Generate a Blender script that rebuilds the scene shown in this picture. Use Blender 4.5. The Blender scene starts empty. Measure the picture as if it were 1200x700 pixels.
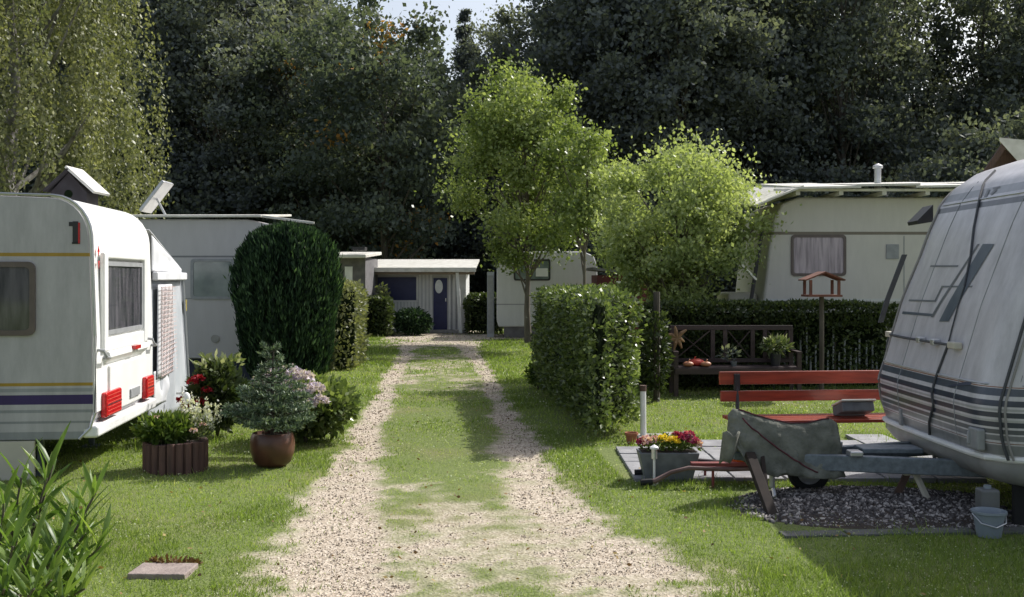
import bpy, bmesh, math, random
import numpy as np
from mathutils import Vector, Matrix, noise as mnoise
random.seed(7); rng = np.random.default_rng(7)
R = math.radians
S = bpy.context.scene
COL = S.collection
H = 1.7; F = 1250.0
def at(px, py, Y): return Vector(((px-600)/F*Y, Y, H-(py-325)/F*Y))
def gr(px, py): Y = H*F/(py-325); return Vector(((px-600)/F*Y, Y, 0))

# ------------------------------------------------------------------ materials
def newmat(name):
    m = bpy.data.materials.new(name); m.use_nodes = True
    nt = m.node_tree; nt.nodes.clear()
    out = nt.nodes.new('ShaderNodeOutputMaterial')
    return m, nt, out
def rgb(c): return (c[0], c[1], c[2], 1)
def pm(name, c1, c2=None, scale=8, rough=.6, bump=0, metal=0, spec=.5, bscale=None, dirt=0, stretch=None, obj=True, coat=0):
    m, nt, out = newmat(name); N = nt.nodes.new; L = nt.links.new
    b = N('ShaderNodeBsdfPrincipled'); L(b.outputs[0], out.inputs[0])
    b.inputs['Roughness'].default_value = rough; b.inputs['Metallic'].default_value = metal
    b.inputs['Specular IOR Level'].default_value = spec; b.inputs['Coat Weight'].default_value = coat
    tc = N('ShaderNodeTexCoord'); mp = N('ShaderNodeMapping'); L(tc.outputs['Object'], mp.inputs[0])
    if stretch: mp.inputs['Scale'].default_value = stretch
    n = N('ShaderNodeTexNoise'); n.inputs['Scale'].default_value = scale; n.inputs['Detail'].default_value = 6; L(mp.outputs[0], n.inputs[0])
    if c2 is None: c2 = tuple(x*.8 for x in c1)
    r = N('ShaderNodeValToRGB'); L(n.outputs[0], r.inputs[0])
    r.color_ramp.elements[0].position = .35; r.color_ramp.elements[1].position = .65
    r.color_ramp.elements[0].color = rgb(c1); r.color_ramp.elements[1].color = rgb(c2)
    L(r.outputs[0], b.inputs['Base Color'])
    if bump:
        n2 = N('ShaderNodeTexNoise'); n2.inputs['Scale'].default_value = bscale or scale*3; n2.inputs['Detail'].default_value = 4; L(mp.outputs[0], n2.inputs[0])
        bp = N('ShaderNodeBump'); bp.inputs['Strength'].default_value = bump; bp.inputs['Distance'].default_value = .02
        L(n2.outputs[0], bp.inputs['Height']); L(bp.outputs[0], b.inputs['Normal'])
    return m
def leafmat(name, cols, rough=.5, trans=.3, spec=.4):
    m, nt, out = newmat(name); N = nt.nodes.new; L = nt.links.new
    a = N('ShaderNodeAttribute'); a.attribute_name = 'tint'
    r = N('ShaderNodeValToRGB'); L(a.outputs['Fac'], r.inputs[0]); cr = r.color_ramp
    while len(cr.elements) < len(cols): cr.elements.new(.5)
    for i, (p, c) in enumerate(cols): cr.elements[i].position = p; cr.elements[i].color = rgb(c)
    b = N('ShaderNodeBsdfPrincipled'); b.inputs['Roughness'].default_value = rough; b.inputs['Specular IOR Level'].default_value = spec
    L(r.outputs[0], b.inputs['Base Color'])
    t = N('ShaderNodeBsdfTranslucent')
    mx = N('ShaderNodeMix'); mx.data_type = 'RGBA'; mx.blend_type = 'MULTIPLY'; mx.inputs[0].default_value = 1
    L(r.outputs[0], mx.inputs[6]); mx.inputs[7].default_value = (1.25, 1.3, .6, 1); L(mx.outputs[2], t.inputs[0])
    ms = N('ShaderNodeMixShader'); ms.inputs[0].default_value = trans; L(b.outputs[0], ms.inputs[1]); L(t.outputs[0], ms.inputs[2]); L(ms.outputs[0], out.inputs[0])
    return m
def zbands(name, bands, base, rough=.35, dirt=.12, spec=.5, ribs=0):
    """bands: list of (z0,z1,col) in object Z; constant stripes"""
    m, nt, out = newmat(name); N = nt.nodes.new; L = nt.links.new
    b = N('ShaderNodeBsdfPrincipled'); L(b.outputs[0], out.inputs[0]); b.inputs['Roughness'].default_value = rough; b.inputs['Specular IOR Level'].default_value = spec
    tc = N('ShaderNodeTexCoord'); sx = N('ShaderNodeSeparateXYZ'); L(tc.outputs['Object'], sx.inputs[0])
    cur = None
    base_n = N('ShaderNodeRGB'); base_n.outputs[0].default_value = rgb(base); cur = base_n.outputs[0]
    for z0, z1, c in bands:
        mth = N('ShaderNodeMath'); mth.operation = 'COMPARE'; L(sx.outputs[2], mth.inputs[0]); mth.inputs[1].default_value = (z0+z1)/2; mth.inputs[2].default_value = abs(z1-z0)/2
        mx = N('ShaderNodeMix'); mx.data_type = 'RGBA'; L(mth.outputs[0], mx.inputs[0]); L(cur, mx.inputs[6]); mx.inputs[7].default_value = rgb(c); cur = mx.outputs[2]
    n = N('ShaderNodeTexNoise'); n.inputs['Scale'].default_value = 3; n.inputs['Detail'].default_value = 8; n.inputs['Roughness'].default_value = .7
    mp = N('ShaderNodeMapping'); mp.inputs['Scale'].default_value = (2.5, 2.5, .6); L(tc.outputs['Object'], mp.inputs[0]); L(mp.outputs[0], n.inputs[0])
    mr = N('ShaderNodeMapRange'); mr.inputs[1].default_value = .3; mr.inputs[2].default_value = .75; mr.inputs[3].default_value = 1; mr.inputs[4].default_value = 1-dirt; L(n.outputs[0], mr.inputs[0])
    vm = N('ShaderNodeMix'); vm.data_type = 'RGBA'; vm.blend_type = 'MULTIPLY'; vm.inputs[0].default_value = 1; L(cur, vm.inputs[6])
    cb = N('ShaderNodeCombineColor'); L(mr.outputs[0], cb.inputs[0]); L(mr.outputs[0], cb.inputs[1]); L(mr.outputs[0], cb.inputs[2]); L(cb.outputs[0], vm.inputs[7])
    L(vm.outputs[2], b.inputs['Base Color'])
    bp = N('ShaderNodeBump'); bp.inputs['Strength'].default_value = .12; bp.inputs['Distance'].default_value = .02
    n3 = N('ShaderNodeTexNoise'); n3.inputs['Scale'].default_value = 1.6; n3.inputs['Detail'].default_value = 2; L(tc.outputs['Object'], n3.inputs[0])
    if ribs:
        w = N('ShaderNodeMath'); w.operation = 'PINGPONG'; L(sx.outputs[2], w.inputs[0]); w.inputs[1].default_value = ribs
        w2 = N('ShaderNodeMath'); w2.operation = 'MULTIPLY_ADD'; L(w.outputs[0], w2.inputs[0]); w2.inputs[1].default_value = 8; L(n3.outputs[0], w2.inputs[2]); L(w2.outputs[0], bp.inputs['Height'])
    else: L(n3.outputs[0], bp.inputs['Height'])
    L(bp.outputs[0], b.inputs['Normal'])
    return m

M = {}
M['white'] = pm('white_paint', (.84,.84,.83), (.74,.74,.73), 4, .4)
M['greyplastic'] = pm('grey_plastic', (.32,.33,.34), None, 10, .5)
M['darkplastic'] = pm('dark_plastic', (.03,.03,.033), None, 10, .5)
M['brownframe'] = pm('bronze_window_frame', (.13,.10,.09), None, 10, .4)
M['glass'] = pm('dark_window_glass', (.035,.038,.045), (.12,.115,.13), 4.5, .05, stretch=(3,3,.5), spec=.8)
M['glasslight'] = pm('curtained_glass', (.20,.17,.20), (.42,.36,.40), 5, .12, stretch=(5,5,.4), spec=.7)
M['glassgreen'] = pm('green_tinted_glass', (.10,.14,.13), (.22,.27,.25), 2.5, .08, spec=.8)
M['redlamp'] = pm('red_lamp_lens', (.55,.02,.02), (.42,.01,.015), 40, .2)
M['alu'] = pm('aluminium', (.6,.61,.62), (.5,.5,.52), 6, .35, metal=.7)
M['galv'] = pm('galvanised_steel', (.20,.235,.27), (.13,.155,.18), 25, .5, metal=.35, bump=.1)
M['rubber'] = pm('black_rubber', (.012,.012,.013), None, 20, .8)
M['bark'] = pm('bark', (.055,.045,.035), (.10,.085,.07), 9, .9, bump=.8, stretch=(1,1,.25))
M['barkpale'] = pm('pale_bark', (.28,.27,.25), (.10,.09,.08), 5, .9, bump=.5)
M['barkyoung'] = pm('young_bark', (.10,.085,.065), (.16,.14,.11), 9, .9, bump=.5, stretch=(1,1,.3))
M['redwood'] = pm('red_stained_wood', (.36,.06,.03), (.22,.035,.018), 5, .35, stretch=(.5,6,6), coat=.15)
M['darkwood'] = pm('dark_brown_wood', (.05,.028,.03), (.028,.016,.018), 5, .5, stretch=(.5,6,6))
M['palisade'] = pm('weathered_palisade_wood', (.14,.075,.06), (.08,.045,.038), 9, .8, bump=.3, stretch=(3,3,.4))
M['pot'] = pm('brown_glazed_pot', (.12,.05,.03), (.075,.03,.02), 7, .35)
M['terra'] = pm('terracotta', (.36,.13,.07), (.28,.1,.06), 12, .8)
M['soil'] = pm('soil', (.035,.025,.02), (.06,.045,.035), 30, 1, bump=.5)
M['concrete'] = pm('concrete', (.36,.35,.34), (.25,.24,.235), 14, .9, bump=.3)
M['concretepink'] = pm('pinkish_slab', (.34,.28,.25), (.25,.2,.18), 14, .9, bump=.4)
M['zinc'] = pm('grey_tub', (.16,.175,.19), (.11,.12,.13), 12, .6)
M['cloth'] = pm('old_grey_tarp', (.095,.10,.08), (.21,.215,.18), 6, .95, bump=.6, bscale=30)  # paler mottle stands in for sunlight coming through the tarp
M['clothline'] = pm('dark_red_seam', (.10,.02,.03), None, 12, .8)
M['canvas'] = pm('white_canvas', (.66,.67,.68), (.56,.57,.6), 3, .8, bump=.2)
M['canvasblue'] = pm('blue_grey_canvas', (.34,.37,.40), (.42,.44,.47), 3, .8, bump=.2)
M['navy'] = pm('dark_blue_paint', (.010,.014,.085), (.016,.022,.11), 5, .4)
M['cream'] = pm('cream_paint', (.58,.55,.46), (.5,.47,.39), 4, .6)
M['creamsheet'] = pm('pale_roof_sheet', (.74,.72,.66), (.58,.56,.5), 5, .5)
M['brownboard'] = pm('brown_board', (.12,.07,.05), (.08,.05,.04), 6, .8, stretch=(6,6,.5))
M['greyboard'] = pm('grey_board', (.17,.165,.17), (.12,.115,.12), 6, .8)
M['orange'] = pm('orange_plastic', (.62,.12,.02), (.5,.09,.02), 6, .4)
M['redpaint'] = pm('faded_red_paint', (.25,.05,.045), (.16,.04,.04), 12, .5)
M['bluebucket'] = pm('white_blue_plastic', (.26,.30,.34), (.20,.24,.28), 6, .35)
M['yellow'] = pm('yellow_plastic', (.40,.32,.08), None, 6, .5)
M['straw'] = pm('straw', (.33,.20,.10), (.22,.13,.07), 12, .8)
M['redpl'] = pm('red_fruit', (.55,.04,.04), (.5,.1,.05), 6, .5)
M['apricot'] = pm('apricot_gourd', (.5,.22,.12), (.4,.16,.08), 6, .5)
M['hutred'] = pm('dark_red_boards', (.12,.02,.025), (.08,.015,.02), 6, .7)
M['core'] = pm('shaded_foliage', (.008,.014,.007), (.014,.022,.010), 20, 1, spec=.05)  # near-black green that stands in for shade inside foliage and openings
M['greytank'] = pm('dull_canister', (.14,.145,.145), (.10,.105,.105), 6, .5)
M['handlewood'] = pm('weathered_handle', (.19,.12,.11), (.12,.07,.065), 9, .7)
M['nest'] = pm('dark_nest_boards', (.05,.045,.05), (.035,.03,.033), 6, .9)
M['redrib'] = pm('lens_rib_red', (.75,.10,.08), None, 9, .2)
M['birdwood'] = pm('old_red_brown_wood', (.20,.075,.05), (.12,.05,.035), 9, .8)
M['kerb'] = pm('old_kerb', (.14,.135,.13), (.09,.10,.085), 9, .95, bump=.4)
M['prop'] = pm('tarred_wood', (.022,.016,.014), (.035,.025,.02), 9, .95)
M['dial'] = pm('number_black', (.02,.02,.025), None, 10, .4)
# stones
def stonemat(name, cols):
    m, nt, out = newmat(name); N = nt.nodes.new; L = nt.links.new
    a = N('ShaderNodeAttribute'); a.attribute_name = 'tint'
    r = N('ShaderNodeValToRGB'); L(a.outputs['Fac'], r.inputs[0]); cr = r.color_ramp
    while len(cr.elements) < len(cols): cr.elements.new(.5)
    for i, (p, c) in enumerate(cols): cr.elements[i].position = p; cr.elements[i].color = rgb(c)
    b = N('ShaderNodeBsdfPrincipled'); b.inputs['Roughness'].default_value = .8; L(r.outputs[0], b.inputs['Base Color']); L(b.outputs[0], out.inputs[0])
    return m
M['stone'] = stonemat('pebbles', [(0,(.035,.03,.03)), (.55,(.11,.098,.095)), (1,(.50,.46,.43))])
M['grit'] = stonemat('grit', [(0,(.16,.125,.09)), (.5,(.38,.31,.24)), (1,(.76,.67,.56))])
G = (lambda a,b,c: [(0,a),(.5,b),(1,c)])
M['lf_dark'] = leafmat('leaf_dark_hazed', G((.095,.11,.13),(.155,.175,.18),(.30,.32,.25)), .7, .35, .15)  # bluish lift in the forest leaf colour stands in for haze
M['lf_mid'] = leafmat('leaf_mid_hazed', G((.075,.09,.10),(.135,.155,.15),(.28,.30,.24)), .65, .38, .15)  # cool pale tint carries haze, as on the darker forest leaves
M['lf_autumn'] = leafmat('leaf_turning', [(0,(.065,.085,.085)), (.55,(.12,.145,.12)), (.90,(.28,.31,.21)), (.94,(.42,.23,.06)), (1,(.55,.27,.08))], .55, .38, .2)  # cool tint of the green stops carries the forest haze too
M['lf_birch'] = leafmat('leaf_birch', G((.09,.11,.06),(.20,.215,.11),(.38,.38,.21)), .45, .32)
M['lf_young'] = leafmat('leaf_young', G((.08,.12,.035),(.21,.27,.09),(.46,.51,.24)), .40, .38)
M['lf_willow'] = leafmat('leaf_willow', G((.13,.18,.07),(.32,.38,.17),(.54,.58,.34)), .45, .45)
M['lf_laurel'] = leafmat('leaf_laurel', G((.032,.052,.02),(.11,.155,.05),(.32,.38,.16)), .36, .36, .5)
M['lf_hedge'] = leafmat('leaf_hedge', G((.022,.036,.016),(.055,.08,.028),(.15,.19,.06)), .5, .3)
M['lf_thuja'] = leafmat('leaf_thuja', G((.008,.020,.012),(.034,.070,.034),(.13,.22,.10)), .6, .25, .2)
M['lf_spruce'] = leafmat('needle_spruce', G((.035,.065,.04),(.11,.165,.105),(.32,.39,.26)), .5, .15)
M['lf_plant'] = leafmat('leaf_plant', G((.04,.075,.015),(.10,.16,.03),(.24,.30,.08)), .45, .3)
M['lf_pale'] = leafmat('leaf_variegated', G((.06,.09,.03),(.17,.21,.09),(.5,.5,.36)), .45, .3)
M['lf_olea'] = leafmat('leaf_oleander', G((.07,.13,.03),(.15,.24,.055),(.34,.42,.13)), .38, .42)
M['fl_white'] = leafmat('petal_white', G((.45,.45,.38),(.65,.65,.58),(.8,.8,.75)), .6, .3)
M['fl_lav'] = leafmat('petal_lavender', G((.42,.36,.52),(.62,.54,.66),(.80,.70,.76)), .6, .3)
M['fl_mag'] = leafmat('petal_magenta', G((.22,.01,.06),(.42,.03,.12),(.6,.2,.3)), .6, .3)
M['fl_yel'] = leafmat('petal_yellow', G((.6,.4,.02),(.75,.55,.03),(.85,.7,.1)), .6, .3)
M['fl_red'] = leafmat('petal_red', G((.2,.005,.01),(.4,.01,.03),(.5,.05,.08)), .6, .3)
M['fl_pink'] = leafmat('petal_pink', G((.6,.3,.35),(.75,.5,.5),(.8,.65,.62)), .6, .3)
M['grass'] = leafmat('grass_blades', [(0,(.075,.115,.028)), (.5,(.24,.33,.08)), (.85,(.40,.46,.17)), (1,(.56,.52,.32))], .45, .5)
M['clover'] = leafmat('clover_leaves', G((.10,.15,.05),(.24,.32,.13),(.62,.64,.5)), .5, .4)

# ------------------------------------------------------------------ object helpers
ORG = {}
def tag(o, label=None, cat=None, group=None, kind=None):
    if label: o['label'] = label
    if cat: o['category'] = cat
    if group: o['group'] = group
    if kind: o['kind'] = kind
    return o
def empty(name, loc, label, cat, group=None):
    o = bpy.data.objects.new(name, None); COL.objects.link(o); o.location = loc; o.empty_display_size = .1
    ORG[o.name] = Vector(loc); tag(o, label, cat, group); return o
def org(parent): return ORG[parent.name] if parent else Vector((0,0,0))
def link(name, me, parent, loc=None):
    o = bpy.data.objects.new(name, me); COL.objects.link(o)
    if parent: o.parent = parent; ORG[o.name] = org(parent)
    else:
        ORG[o.name] = Vector(loc) if loc is not None else Vector((0,0,0)); o.location = ORG[o.name]
    return o
class MB:
    """collects shapes (world coordinates, or local ones through matrix T)"""
    def __init__(s, T=None): s.v = []; s.f = []; s.T = T
    def add(s, vs, fs):
        k = len(s.v); s.v += [(s.T @ Vector(v)) if s.T else Vector(v) for v in vs]; s.f += [tuple(i+k for i in f) for f in fs]; return s
    def box(s, c, d, rz=0, rx=0, ry=0, taper=1):
        m = Matrix.Translation(Vector(c)) @ Matrix.Rotation(rz,4,'Z') @ Matrix.Rotation(ry,4,'Y') @ Matrix.Rotation(rx,4,'X')
        vs = []
        for z in (-.5,.5):
            t = taper if z < 0 else 1
            for x, y in ((-.5,-.5),(.5,-.5),(.5,.5),(-.5,.5)): vs.append(m @ Vector((x*d[0]*t, y*d[1]*t, z*d[2])))
        return s.add(vs, [(3,2,1,0),(4,5,6,7),(0,1,5,4),(1,2,6,5),(2,3,7,6),(3,0,4,7)])
    def bb(s, a, b): return s.box([(a[i]+b[i])/2 for i in range(3)], [abs(b[i]-a[i]) for i in range(3)])
    def bar(s, a, b, w, t=None):
        a, b = Vector(a), Vector(b); t = t or w; d = b-a; q = d.to_track_quat('Z','Y').to_matrix()
        vs = [ (a if z == 0 else b) + q @ Vector((x*w/2, y*t/2, 0)) for z in (0,1) for x, y in ((-1,-1),(1,-1),(1,1),(-1,1))]
        return s.add(vs, [(3,2,1,0),(4,5,6,7),(0,1,5,4),(1,2,6,5),(2,3,7,6),(3,0,4,7)])
    def tube(s, pts, r, n=8, cap=True):
        pts = [Vector(p) for p in pts]; rs = r if isinstance(r, (list,tuple)) else [r]*len(pts)
        vs = []; up = None
        for i, p in enumerate(pts):
            d = (pts[min(i+1,len(pts)-1)] - pts[max(i-1,0)]).normalized()
            if up is None: up = Vector((0,0,1)) if abs(d.z) < .9 else Vector((1,0,0))
            a = d.cross(up)
            if a.length < 1e-4: a = d.cross(Vector((0,1,0)))
            a.normalize(); b = d.cross(a).normalized(); up = -b if False else up
            for k in range(n):
                t = 2*math.pi*k/n; vs.append(p + a*math.cos(t)*rs[i] + b*math.sin(t)*rs[i])
        fs = [(i*n+k, i*n+(k+1)%n, (i+1)*n+(k+1)%n, (i+1)*n+k) for i in range(len(pts)-1) for k in range(n)]
        if cap: fs += [tuple(range(n))[::-1], tuple(range((len(pts)-1)*n, len(pts)*n))]
        return s.add(vs, fs)
    def lathe(s, prof, c, n=28, capb=True, capt=False):
        c = Vector(c); vs = [c + Vector((r*math.cos(2*math.pi*k/n), r*math.sin(2*math.pi*k/n), z)) for r, z in prof for k in range(n)]
        fs = [(i*n+k, i*n+(k+1)%n, (i+1)*n+(k+1)%n, (i+1)*n+k) for i in range(len(prof)-1) for k in range(n)]
        if capb: fs.append(tuple(range(n))[::-1])
        if capt: fs.append(tuple(range((len(prof)-1)*n, len(prof)*n)))
        return s.add(vs, fs)
    def prism(s, poly, a, b, fn):
        """poly: 2d points, extruded from a to b; fn(p2, t)->Vector"""
        n = len(poly); vs = [fn(p, a) for p in poly] + [fn(p, b) for p in poly]
        return s.add(vs, [tuple(range(n)), tuple(range(n,2*n))[::-1]] + [(i, i+n, (i+1)%n+n, (i+1)%n) for i in range(n)])
    def quad(s, *p): return s.add(p, [tuple(range(len(p)))])
    def ball(s, c, r, n=10, sq=(1,1,1)):
        prof = [(max(.001, math.sin(math.pi*i/n)), -math.cos(math.pi*i/n)) for i in range(n+1)]
        c = Vector(c); m = n*2
        vs = [c + Vector((r*sq[0]*a*math.cos(2*math.pi*k/m), r*sq[1]*a*math.sin(2*math.pi*k/m), r*sq[2]*z)) for a, z in prof for k in range(m)]
        return s.add(vs, [(i*m+k, i*m+(k+1)%m, (i+1)*m+(k+1)%m, (i+1)*m+k) for i in range(n) for k in range(m)])
    def build(s, name, mat, parent=None, bevel=0, smooth=35, loc=None, seg=2):
        o = Vector(loc) if (loc is not None and not parent) else org(parent)
        me = bpy.data.meshes.new(name); me.from_pydata([v-o for v in s.v], [], s.f)
        bm = bmesh.new(); bm.from_mesh(me); bmesh.ops.remove_doubles(bm, verts=bm.verts, dist=1e-5); bmesh.ops.recalc_face_normals(bm, faces=bm.faces); bm.to_mesh(me); bm.free()
        me.materials.append(mat)
        if smooth:
            me.polygons.foreach_set('use_smooth', [True]*len(me.polygons)); me.set_sharp_from_angle(angle=R(smooth))
        ob = link(name, me, parent, loc)
        if bevel:
            b = ob.modifiers.new('Bevel','BEVEL'); b.width = bevel; b.segments = seg; b.limit_method = 'ANGLE'; b.angle_limit = R(40); b.harden_normals = True
        return ob

def npmesh(name, V, Fc, tint, mat, parent=None, loc=None, nper=4):
    """V (N,3), Fc (M,nper) index arrays, tint (N,)"""
    o = np.array(org(parent) if parent else (loc if loc is not None else (0,0,0)), dtype=np.float32)
    me = bpy.data.meshes.new(name); V = (V - o).astype(np.float32)
    me.vertices.add(len(V)); me.vertices.foreach_set('co', V.ravel())
    me.loops.add(Fc.size); me.loops.foreach_set('vertex_index', Fc.ravel().astype(np.int32))
    me.polygons.add(len(Fc)); me.polygons.foreach_set('loop_start', np.arange(0, Fc.size, nper, dtype=np.int32))
    me.update(calc_edges=True)
    if tint is not None:
        a = me.attributes.new('tint', 'FLOAT', 'POINT'); a.data.foreach_set('value', tint.astype(np.float32))
    me.materials.append(mat)
    return link(name, me, parent, loc)
def norm(a): return a/np.maximum(np.linalg.norm(a, axis=1, keepdims=True), 1e-6)
def leafquads(P, D, L, W, tint, fold=0):
    """rhombic leaves: base P, direction D"""
    n = len(P); D = norm(D); rnd = norm(rng.normal(size=(n,3))); A = norm(np.cross(D, rnd))
    L = np.broadcast_to(L, (n,))[:,None]; W = np.broadcast_to(W, (n,))[:,None]
    N3 = np.cross(D, A)
    V = np.stack([P, P+D*L*.45+A*W*.5+N3*fold*L, P+D*L, P+D*L*.45-A*W*.5+N3*fold*L], axis=1).reshape(-1,3)
    Fc = np.arange(4*n).reshape(n,4)
    return V, Fc, np.repeat(tint, 4)
def inside_ball(n):
    return norm(rng.normal(size=(n,3))) * rng.random((n,1))**(1/3)

def limb_tubes(mb, base, top, r0, tips, r1=.03, wob=.1, n=7):
    base = Vector(base); top = Vector(top); k = 7
    pts = [base.lerp(top, i/k) + Vector((random.uniform(-wob,wob), random.uniform(-wob,wob), 0))*(1 if 0 < i < k else 0) for i in range(k+1)]
    rs = [r0*(1.25 if i == 0 else 1)*(1-.85*i/k) for i in range(k+1)]
    mb.tube(pts, rs, n)
    for t in tips:
        t = Vector(t); zf = (t.z-base.z)/(max(top.z-base.z,.1)); f = min(max(zf*.75-.08, .12), .95)
        i = min(int(f*k), k-1); s = pts[i].lerp(pts[i+1], f*k-i); m = s.lerp(t, .5) + Vector((0,0,-.06*(t-s).length))
        rr = max(rs[i]*.45, r1); mb.tube([s, m, t], [rr, rr*.6, r1*.4], 5)

def make_tree(h, rad, z0, nclump, nleaf, leaf, mat, bark, r0, name, label, cat, loc=(0,0,0), group=None, shape='oval', sig=.4, parts_crown='crown', up=.3, droop=0, limb=16, tintpow=1.0, flat=1, shoot=0):
    """unit tree with origin at the base"""
    root = empty(name, loc, label, cat, group); L0 = Vector(loc)
    ch = h - z0
    C = inside_ball(nclump*3)*np.array([1,1,1.0]); rr = np.linalg.norm(C, axis=1); C = C[rr > .35][:nclump]
    t = (C[:,2]+1)/2
    if shape == 'oval': w = np.ones_like(t)
    elif shape == 'egg': w = 1.15-.35*t
    elif shape == 'vase': w = .6+.55*t
    elif shape == 'open': w = .8+.3*np.sin(t*9)
    P = np.stack([C[:,0]*rad*w, C[:,1]*rad*w*flat, z0+t*ch], axis=1)
    if shoot > 1: P[:,:2] *= (.72+.5*rng.random((len(P),1)))
    bend = np.array([random.uniform(-.5,.5), random.uniform(-.5,.5)])*rad*.15
    P[:,:2] += np.outer(t, bend)
    idx = rng.integers(0, len(P), nleaf); sg = sig*(.6+.8*rng.random(len(P)))
    off = rng.normal(size=(nleaf,3))*sg[idx][:,None]*np.array([1,1,.65])
    outw = norm(P-np.array([0,0,z0+ch*.35]))*.8+rng.normal(size=P.shape)*.35; outw[:,2] += .25
    if shoot:
        off *= (.55+.6*rng.random((nleaf,1))); off += outw[idx]*(np.minimum(rng.exponential(.5,nleaf),1.3)*sig*shoot)[:,None]
    Q = P[idx]+off
    if droop: Q[:,2] -= np.abs(rng.normal(size=nleaf))*droop
    D = norm(rng.normal(size=(nleaf,3)) + np.array([0,0,-.5 if droop else up]))
    ct = rng.random(len(P))
    tint = np.clip(.25*ct[idx] + .35*rng.random(nleaf)**tintpow + .25*np.clip(off[:,2]/sig+.5,0,1) + .12*rng.random(nleaf), 0, 1)
    if mat.name == 'leaf_turning':
        tint = np.clip(tint*.88,0,.88); oc = rng.random(len(P)) > .94; tint = np.where(oc[idx] & (rng.random(nleaf) < .35), rng.uniform(.92,1,nleaf), tint)
    Lf = leaf*(.6+.8*rng.random(nleaf))
    V, Fc, T = leafquads(Q, D, Lf, Lf*.7, tint)
    V = V + np.array(L0)
    npmesh(parts_crown, V, Fc, T, mat, root)
    mb = MB(); sel = rng.choice(len(P), min(limb, len(P)), replace=False)
    limb_tubes(mb, L0, L0+Vector((bend[0], bend[1], z0+ch*.85)), r0, [L0+Vector(P[i]) for i in sel], wob=r0*.6)
    mb.build('trunk', bark, root, smooth=60)
    return root
def copy_thing(root, loc, rz=0, sc=(1,1,1), label=None, group=None):
    r = root.copy(); COL.objects.link(r); r.location = loc; r.rotation_euler = (0,0,rz); r.scale = sc; ORG[r.name] = Vector(loc)
    if label: r['label'] = label
    if group: r['group'] = group
    for ch in [c for c in root.children]:
        c = ch.copy(); COL.objects.link(c); c.parent = r
        for g in ch.children: d = g.copy(); COL.objects.link(d); d.parent = c
    return r

# ------------------------------------------------------------------ ground
def fbm(x, y, s, seed=0, oct=4):
    """vectorised value noise"""
    out = np.zeros_like(x); amp = 1; tot = 0
    for o in range(oct):
        xs = x*s+seed*17.3; ys = y*s+seed*9.1; xi = np.floor(xs).astype(np.int64); yi = np.floor(ys).astype(np.int64); fx = xs-xi; fy = ys-yi
        fx = fx*fx*(3-2*fx); fy = fy*fy*(3-2*fy)
        def h(a, b):
            n = (a*374761393 + b*668265263 + (seed+o)*144269) & 0x7fffffff
            n = ((n ^ (n >> 13))*1274126177) & 0x7fffffff
            return ((n ^ (n >> 16)) & 0xffff)/65535.0
        v = (h(xi,yi)*(1-fx)+h(xi+1,yi)*fx)*(1-fy)+(h(xi,yi+1)*(1-fx)+h(xi+1,yi+1)*fx)*fy
        out += v*amp; tot += amp; amp *= .5; s *= 2
    return out/tot
YK = [3,5.7,7.7,9.7,12,17,25,30,40]
LC = [-.78,-1.0,-1.2,-1.39,-1.6,-1.97,-2.45,-2.6,-2.6]; LW = [.62,.55,.36,.25,.19,.16,.22,.7,.8]
RC = [.78,.62,.34,.14,.03,-.32,-1.0,-1.6,-1.6]; RW = [.62,.56,.42,.28,.21,.17,.22,.8,1.0]
def gravel(x, y):
    """1 on bare gravel, 0 on lawn"""
    wx = x + (fbm(x,y,1.3,3)-.5)*.25
    l = 1-np.abs(wx-np.interp(y,YK,LC))/np.interp(y,YK,LW)
    r = 1-np.abs(wx-np.interp(y,YK,RC))/np.interp(y,YK,RW)
    mid = np.where((wx > np.interp(y,YK,LC)) & (wx < np.interp(y,YK,RC)), np.clip((8.0-y)/6, -1, .16), -1)
    mid2 = np.where((wx > np.interp(y,YK,LC)) & (wx < np.interp(y,YK,RC)) & (y > 16) & (y < 23.5), .05, -1)
    cross = np.where((wx > -3.6) & (wx < 9), 1-np.abs(y-30.6-(x+2)*.12)/1.9, -1)
    cross2 = 1-np.hypot((wx+2.1)/1.4, (y-28.5)/3.2)
    g = np.maximum.reduce([l, r, mid, cross, cross2, mid2])
    n = (fbm(x,y,2.0,5)-.5)*1.7 + (fbm(x,y,9,8,3)-.5)*1.5
    return np.clip(np.minimum(g*1.6,.9) + n + .15, 0, 1)
def gz(x, y): return (fbm(x,y,.8,11,3)-.5)*.03
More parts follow.
